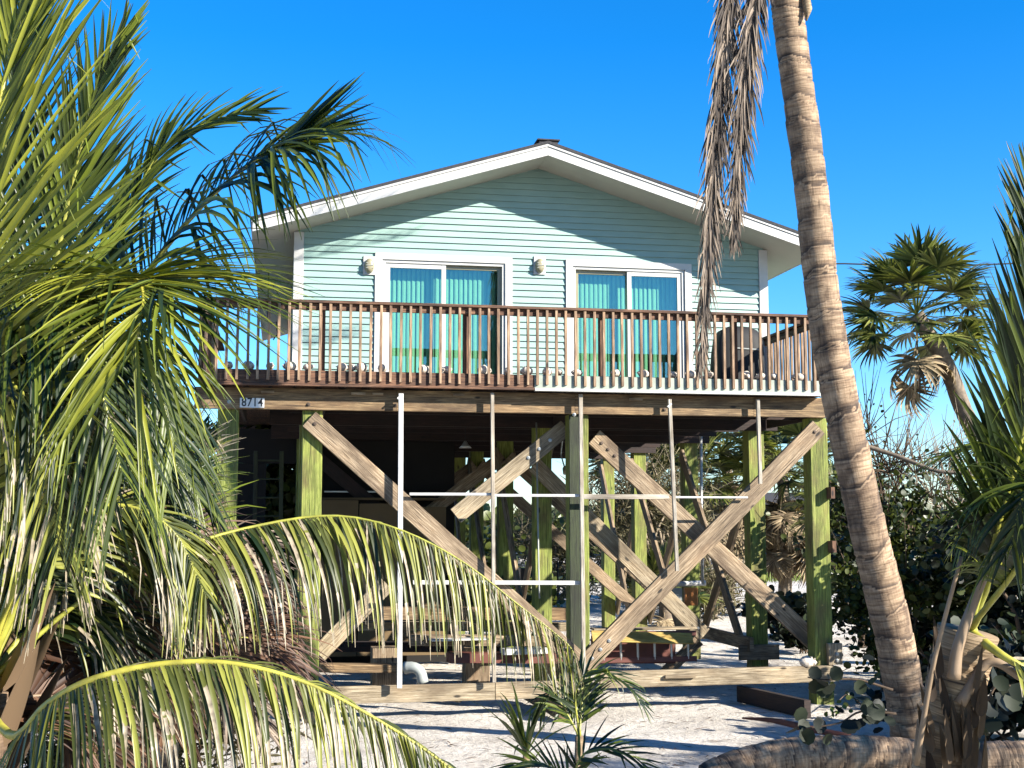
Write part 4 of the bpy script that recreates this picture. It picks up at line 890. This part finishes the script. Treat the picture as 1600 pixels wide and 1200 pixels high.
# ================================================================== SHRUBS, SEA GRAPE, FAN PALMS
def disc_leaf(lb, p, d, n, r, rnd, tint, dry):
    p, d, n = np.array(p), np.array(d, float), np.array(n, float); d /= np.linalg.norm(d); s_ = np.cross(d, n); s_ /= max(1e-6, np.linalg.norm(s_)); n = np.cross(s_, d)
    b_ = lb.n; lb.V.append(p+d*r); k_ = 8
    for k in range(k_):
        t_ = 2*math.pi*k/k_; lb.V.append(p+d*r*(1+math.cos(t_))+s_*r*math.sin(t_)*.9+n*r*.22*(math.sin(t_)**2))
    lb.C += [(tint, .2, dry, 1)]*(k_+1); lb.F += [(b_, b_+1+k, b_+1+(k+1) % k_) for k in range(k_)]; lb.n += k_+1
def vine(name, pts, sizes, label, seed, mat='grape', n=14, spread=.12):
    rnd = random.Random(seed); P = catmull(pts, 16); T = empty(name, P[0], label, 'plant')
    MB().tube(P, [.012*(1-.5*i/15) for i in range(16)], 6).build('stem', M['deadtwig'], T, True); lb = LB()
    for k in range(n):
        p = P[rnd.randint(2, 15)]+Vector((rnd.gauss(0, spread*.4), rnd.gauss(0, spread*.5), rnd.gauss(0, spread*.4)))
        disc_leaf(lb, p, (rnd.gauss(0, 1), rnd.gauss(0, .6), rnd.gauss(0, .8)), (rnd.gauss(0, .6), -1, rnd.gauss(.4, .5)), rnd.uniform(*sizes), rnd, rnd.random()*.7, 0)
    lb.build('leaves', M[mat], T)
vine('sea_grape', [AD(1395, 1078, 11.5), AD(1340, 1062, 11.5), AD(1290, 1062, 11.5), AD(1262, 1058, 11.5)], (.055, .085), 'dark round leaved sea grape sprig in front of the right pile', 1, n=9)
vine('sea_grape', [AD(1400, 1115, 11), AD(1345, 1112, 11), AD(1310, 1130, 11), AD(1245, 1140, 11)], (.05, .085), 'dark round leaved sea grape runner over the sand right of centre', 2, n=18)
vine('sea_grape', [AD(1600, 1080, 9.5), AD(1560, 1070, 9.5), AD(1540, 1100, 9.5), AD(1500, 1150, 9.5)], (.06, .09), 'dark sea grape leaves under the right young palm', 3, n=22, spread=.3)
vine('sea_grape', [AZ(1345, 1100, .02), AZ(1325, 1085, .1), AZ(1310, 1095, .2)], (.03, .05), 'small yellowing sea grape sprig on the sand right of the pile', 4, 'bush', 10)
vine('weed_sprig', [AZ(1300, 1118, .0), AZ(1305, 1112, .12), AZ(1320, 1114, .16)], (.02, .035), 'tiny green weed on the sand near the right pile', 5, 'grassm', 14)
def shrub(name, base, rx, ry, rz, zc, n, leaf, mat, label, seed, cat='shrub', clumps=14, stems=7, smat='deadtwig', bare=0, long=False, group=None):
    """stems from the root, leaves gathered in uneven clumps"""
    rnd = random.Random(seed); base = Vector(base); T = empty(name, base, label, cat, group); mb = MB(); lb = LB(); cl = []
    for k in range(clumps):
        while True:
            q = Vector((rnd.uniform(-1, 1), rnd.uniform(-1, 1), rnd.uniform(-1, 1)))
            if .25 < q.length < 1: break
        cl.append((base+Vector((q.x*rx, q.y*ry, zc+q.z*rz)), rnd.uniform(.22, .5), rnd.uniform(0, .75)))
    for k in range(stems):
        c_, _, _ = cl[k % clumps]; mid = base.lerp(c_, .5)+Vector((rnd.gauss(0, .15*rx), rnd.gauss(0, .15*ry), .1*rz))
        mb.tube(catmull([base+Vector((rnd.gauss(0, .1), rnd.gauss(0, .1), -.05)), mid, c_], 9), [.035*(1-.8*i/8)*max(.5, min(rz, 2)) for i in range(9)], 6)
    for k in range(bare):
        c_, s_, _ = rnd.choice(cl); d = Vector((rnd.gauss(0, .6), rnd.gauss(0, .4), abs(rnd.gauss(.5, .6)))).normalized(); L_ = rnd.uniform(.4, 1.1)*rz
        mb.tube([c_, c_+d*L_*.5+Vector((0, 0, rnd.gauss(0, .06))), c_+d*L_], [.012, .008, .003], 5)
    per = n//clumps
    for (c_, s_, tn) in cl:
        sc = Vector((rx, ry, rz))*s_
        for k in range(per):
            q = Vector((rnd.gauss(0, .55), rnd.gauss(0, .55), rnd.gauss(0, .5))); p = c_+Vector((q.x*sc.x, q.y*sc.y, q.z*sc.z))
            if p.z < .02: p.z = rnd.uniform(.02, .25)
            d = (rnd.gauss(0, 1), rnd.gauss(0, 1), rnd.gauss(.3, .8)); nn = (rnd.gauss(0, .7), rnd.gauss(-.3, .7), rnd.gauss(.7, .5)); ti = min(1, max(0, tn+rnd.gauss(0, .18)))
            if long: lb.leaf(p, d, nn, leaf*rnd.uniform(.6, 1.3), leaf*.09, rnd, ti, .05, .8, seg=4)
            else: disc_leaf(lb, p, d, nn, leaf*rnd.uniform(.6, 1.2)*.5, rnd, ti, .1*rnd.random())
    mb.build('stems', M[smat], T, True); lb.build('foliage', M[mat], T); return T
def gp(px, d): q = AD(px, 815, d); return (q.x, q.y, 0)
shrub('shrub', gp(1400, 21), 1.3, 1.0, 1.3, 1.9, 4200, .11, 'bush', 'dark leafy shrub just right of the leaning trunk', 101, bare=40)
shrub('shrub', gp(1480, 19.5), 1.3, 1.0, 1.0, 1.4, 4200, .12, 'bush', 'dense dark shrub behind the hanging right fronds', 102, bare=30)
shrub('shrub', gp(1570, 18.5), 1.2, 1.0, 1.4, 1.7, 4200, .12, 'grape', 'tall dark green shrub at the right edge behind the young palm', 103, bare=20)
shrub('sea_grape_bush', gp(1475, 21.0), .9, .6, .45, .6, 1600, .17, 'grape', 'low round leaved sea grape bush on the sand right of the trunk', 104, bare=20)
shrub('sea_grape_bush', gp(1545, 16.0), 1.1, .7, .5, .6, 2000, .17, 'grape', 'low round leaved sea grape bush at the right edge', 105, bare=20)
shrub('bare_shrub', gp(1395, 23), 1.3, .8, 1.6, 3.1, 420, .07, 'bush', 'bare twiggy shrub against the sky right of the leaning trunk', 106, bare=170, smat='deadtwig', stems=16, clumps=18)
shrub('bare_shrub', gp(1500, 22), 1.4, .8, 1.3, 2.6, 700, .07, 'bush', 'tangled bare branches under the fan palm trunk', 107, bare=170, smat='twig', stems=16, clumps=18)
o = MB().tube(catmull([AD(1330, 690, 20), AD(1400, 712, 19.8), AD(1460, 735, 19.5), AD(1520, 745, 19.3), AD(1580, 790, 19)], 18), [.042-.02*i/17 for i in range(18)], 8).build('fallen_branch', M['bark'], smooth=True); tag(o, 'thick bare branch lying across the top of the dark shrubs', 'branch')
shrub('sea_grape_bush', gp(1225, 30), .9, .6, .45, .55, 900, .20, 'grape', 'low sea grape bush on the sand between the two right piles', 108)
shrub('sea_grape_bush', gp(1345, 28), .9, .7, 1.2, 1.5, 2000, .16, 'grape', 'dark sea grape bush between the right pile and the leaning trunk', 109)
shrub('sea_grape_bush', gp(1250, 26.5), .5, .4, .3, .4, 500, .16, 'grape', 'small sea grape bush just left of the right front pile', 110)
shrub('tangle_shrub', gp(870, 42), 3.0, 1.5, 1.4, 1.4, 3600, .42, 'tan', 'tan tangled brush seen between the centre piles', 111, long=True, bare=90, smat='twig')
shrub('tangle_shrub', gp(1010, 38), 2.4, 1.5, 2.6, 2.8, 5200, .42, 'tan', 'tall dry tangle behind the crossed braces', 112, long=True, bare=90, smat='twig')
shrub('tangle_shrub', gp(1105, 36), 1.8, 1.2, 1.6, 1.4, 2600, .38, 'tan', 'dry brown tangle left of the skirted fan palm', 113, long=True, bare=90, smat='twig')
shrub('shrub', gp(800, 34), 1.2, 1.2, 1.2, 1.2, 1500, .20, 'bush', 'green bush seen left of the dark centre piles', 114)
shrub('shrub', gp(430, 34), 2.4, 1.2, 2.4, 2.6, 6500, .34, 'bush', 'sunlit bush seen through the dark left bay', 115)
shrub('shrub', gp(432, 27.5), 1.0, .6, 2.2, 2.6, 3000, .26, 'bush', 'dark bush just behind the left bay of the house', 120)
shrub('shrub', gp(250, 26), 2.6, 1.4, 1.5, 2.4, 3800, .24, 'bush', 'green shrub behind the left palms beside the house', 116)
shrub('shrub', gp(120, 22), 2.2, 1.4, 1.6, 1.6, 3000, .24, 'bush', 'dark shrub deep behind the left palm', 117)
shrub('tangle_shrub', gp(310, 16.5), .75, .6, .9, .9, 1800, .34, 'tan', 'dry tangle at the foot of the left corner pile', 118, long=True, bare=60, smat='twig')
shrub('tangle_shrub', gp(100, 12.5), 1.6, .8, .75, .75, 3000, .34, 'tan', 'dry brown undergrowth below the big left palm', 119, long=True, bare=60)
# fan palms
def fan_mesh(name, mat, seed, n=30, L=.58, pet=.8, droop=.9, spread=115, dry=0., tint=(0, 1)):
    rnd = random.Random(seed); lb = LB()
    for k in range(n):
        a_ = R(-spread+2*spread*k/(n-1)+rnd.gauss(0, 2)); d = (math.cos(a_), math.sin(a_), .12+rnd.gauss(0, .05)); Lf = L*(1-.25*abs(a_)/R(spread))*rnd.uniform(.88, 1.08)
        lb.leaf((pet, 0, 0), d, (0, 0, 1), Lf, .055, rnd, tint[0]+(tint[1]-tint[0])*rnd.random(), dry+rnd.uniform(-.05, .15), droop*rnd.uniform(.8, 1.3), seg=6)
    # petiole as one more narrow ribbon pair
    lb.leaf((0, 0, 0), (1, 0, 0), (0, 0, 1), pet+.05, .035, rnd, .5, 0, 0, seg=3)
    me_o = lb.build(name, M[mat]); me_ = me_o.data; bpy.data.objects.remove(me_o); return me_
FAN = [fan_mesh('frond', 'fan', 200+k, droop=.8+.3*k) for k in range(3)]; FAND = [fan_mesh('frond', 'fandead', 210+k, n=24, droop=2.2, L=.6, dry=.1) for k in range(2)]
def fan_palm(base, pts, r0, r1, nl, nd, sc, label, seed, low=-.5):
    rnd = random.Random(seed); T = empty('fan_palm', base, label, 'palm tree'); top = Vector(pts[-1])
    trunk(T, pts, r0, r1, .03, seed=seed, mat='bark', ring=.1, seg=16, n=60)
    for k in range(nl+nd):
        dead = k >= nl; o_ = bpy.data.objects.new('frond', rnd.choice(FAND if dead else FAN)); COL.objects.link(o_); o_.parent = T
        az = k*2.399+rnd.gauss(0, .2)
        if dead: el = rnd.uniform(-1.45, -.9); off = Vector((0, 0, -rnd.uniform(.0, .25+.018*nd)*sc))
        else: el = math.asin(max(-.75, min(.95, low+(1-low)*((k+.5)/nl)**.9*.98))); off = Vector((0, 0, 0))
        o_.location = top+off-T.location; o_.rotation_euler = (rnd.gauss(0, .3), -el, az); s_ = sc*rnd.uniform(.85, 1.12)*(.9 if dead else 1); o_.scale = (s_, s_, s_)
        if dead: o_['label'] = 'dead brown hanging frond'
    return T
fb = AD(1545, 790, 23.5)
fan_palm((fb.x, fb.y, 0), [(fb.x+.4, fb.y, -.2), AD(1560, 850, 23.5), AD(1540, 720, 23.5), AD(1505, 640, 23.5), AD(1478, 570, 23.5), AD(1432, 492, 23.5)], .20, .14, 46, 5, 1.22, 'fan palm with a shaggy crown on a leaning trunk right of the power line trunk', 301, low=-.62)['label'] = 'shaggy fan palm on a leaning trunk standing against the sky at the right'
fc_ = AD(1370, 560, 23.8)
def palm_at(px, d, topy, nl, nd, sc, label, seed, low=-.5):
    g_ = gp(px, d); q = AD(px, topy, d); fan_palm(g_, [(g_[0], g_[1], -.2), ((g_[0]+q.x)/2+.1, (g_[1]+q.y)/2, q.z/2), tuple(q)], .22, .17, nl, nd, sc, label, seed, low)
palm_at(1222, 40, 730, 46, 50, 1.7, 'fan palm with a skirt of dead fronds seen between the right piles', 302)
palm_at(1135, 44, 705, 46, 50, 1.8, 'fan palm with a thick dead skirt seen left of the right second row pile', 303)
palm_at(1035, 33, 930, 26, 3, 1.1, 'low green fan palm growing behind the crossed braces', 304, low=-.1)
palm_at(1000, 46, 715, 44, 30, 1.8, 'fan palm crown half hidden behind the centre right piles', 305)
palm_at(1075, 40, 750, 36, 34, 1.5, 'fan palm with drooping dead fronds behind the upright white pipe', 309)
palm_at(315, 30, 740, 30, 12, 1.3, 'fan palm behind the left corner pile', 306)
palm_at(200, 33, 700, 34, 10, 1.5, 'fan palm deep behind the left palm', 307)
palm_at(1320, 36, 790, 30, 12, 1.3, 'fan palm behind the leaning trunk', 308)
# off to the right of the frame: the neighbour's coconut palms whose shade falls on the sand
def shade_palm(x, y, h_, seed, label, n=10):
    T = empty('coconut_palm', (x, y, 0), label, 'palm tree'); c_ = Vector((x+.3, y, h_)); trunk(T, [(x, y, -.3), (x+.1, y, h_/2), tuple(c_)], .2, .14, .05, seed=seed)
    for k in range(n):
        a_ = k*2.4; hv = Vector((math.cos(a_), math.sin(a_), 0)); e_ = .5+.35*(k % 3)
        frond(T, [c_, c_+hv*.8+Vector((0, 0, e_)), c_+hv*1.9+Vector((0, 0, e_)), c_+hv*2.8+Vector((0, 0, e_-.9))], L=.8, n=40, seed=seed*10+k, grav=.9, w=.05, seg=4)
shade_palm(10.5, 8.0, 3.0, 41, 'coconut palm out of view on the right, nearest')
shade_palm(15.9, 7.6, 4.6, 42, 'coconut palm out of view on the right, farther')

# ================================================================== FAR THINGS
rnd = random.Random(77); lb = LB()
for k in range(9000):
    x = rnd.uniform(-45, 75); y = rnd.uniform(92, 108); hh = 3.2+1.8*noise.noise(Vector((x*.12, 0, 3)))+1.2*noise.noise(Vector((x*.5, 0, 8)))
    z = rnd.random()**.7*hh; disc_leaf(lb, (x, y, z), (rnd.gauss(0, 1), rnd.gauss(0, 1), rnd.gauss(0, 1)), (rnd.gauss(0, 1), rnd.gauss(-.6, .6), rnd.gauss(.6, .6)), rnd.uniform(.3, .6), rnd, min(1, max(0, .5+.5*noise.noise(Vector((x*.3, z, 0)))+rnd.gauss(0, .1))), 0)
o = lb.build('far_treeline', M['bush']); tag(o, 'low line of dark trees along the horizon beyond the road', 'trees', kind='stuff')
lb = LB()
for k in range(9000):
    x = rnd.uniform(4, 26); y = rnd.uniform(54, 63)+ (x-10)*.0; 
    lb.leaf((x, y, 0), (rnd.gauss(0, .3), rnd.gauss(0, .3), 1), (0, -1, 0), rnd.uniform(.12, .35), .035, rnd, rnd.random(), .05, .4, seg=2)
o = lb.build('grass_strip', M['grassm']); tag(o, 'bright green grass strip beside the road', 'grass', kind='stuff')
q = gp(1250, 110); hs_ = empty('far_house', q, 'pale pink house with white framed windows far behind the right piles', 'house'); x, y = q[0], q[1]
MB().box((x-7, y, 0), (x+7, y+6, 3.6)).build('wall', M['pink'], hs_); MB().prism([(x-7.6, y-.6, 3.6), (x-7.6, y+3, 5.2), (x-7.6, y+6.6, 3.6)], (15.2, 0, 0)).build('roof', M['roof'], hs_)
for dx in (-4.5, -1.2, 2.2, 5):
    w_ = MB().box((x+dx-.8, y-.05, .9), (x+dx+.8, y+.01, 2.6)).build('window', M['black'], hs_); mb = MB()
    for e_ in (-.8, 0, .8): mb.box((x+dx+e_-.05, y-.10, .9), (x+dx+e_+.05, y-.06, 2.6))
    mb.box((x+dx-.85, y-.14, 2.6), (x+dx+.85, y-.06, 2.72)); mb.build('frame', M['white'], w_)
q = gp(1235, 68); o = MB().beam((q[0]-1.8, q[1], .45), (q[0]+1.8, q[1]+.3, .45), 1.2, .8, ch=.2).build('blue_boat_cover', M['bluem']); tag(o, 'long low blue covered shape beside the far road', 'boat cover')
o = MB().tube([AD(1180, 413, 60), AD(1320, 412, 60), AD(1460, 416.5, 60), AD(1600, 411, 60), AD(1800, 400, 60), AD(2200, 370, 60)], .035, 6).build('power_line', M['black'], smooth=True); tag(o, 'thin black power line crossing the sky behind the fan palm', 'power line')
# leaf litter and bits on the sand
lb = LB(); rnd = random.Random(9)
for k in range(3200):
    x, y = rnd.uniform(-3, 12), rnd.uniform(12.5, 30)
    if rnd.random() < noise.noise(Vector((x*.6, y*.6, 2)))+.45:
        lb.leaf((x, y, ground_z(x, y)+.012), (rnd.gauss(0, 1), rnd.gauss(0, 1), .05), (0, 0, 1), rnd.uniform(.04, .22), rnd.uniform(.006, .03), rnd, rnd.random(), .1, .1, seg=3)
o = lb.build('leaf_litter', M['brownf']); tag(o, 'brown twigs and leaf bits scattered on the sand', 'litter', kind='stuff')
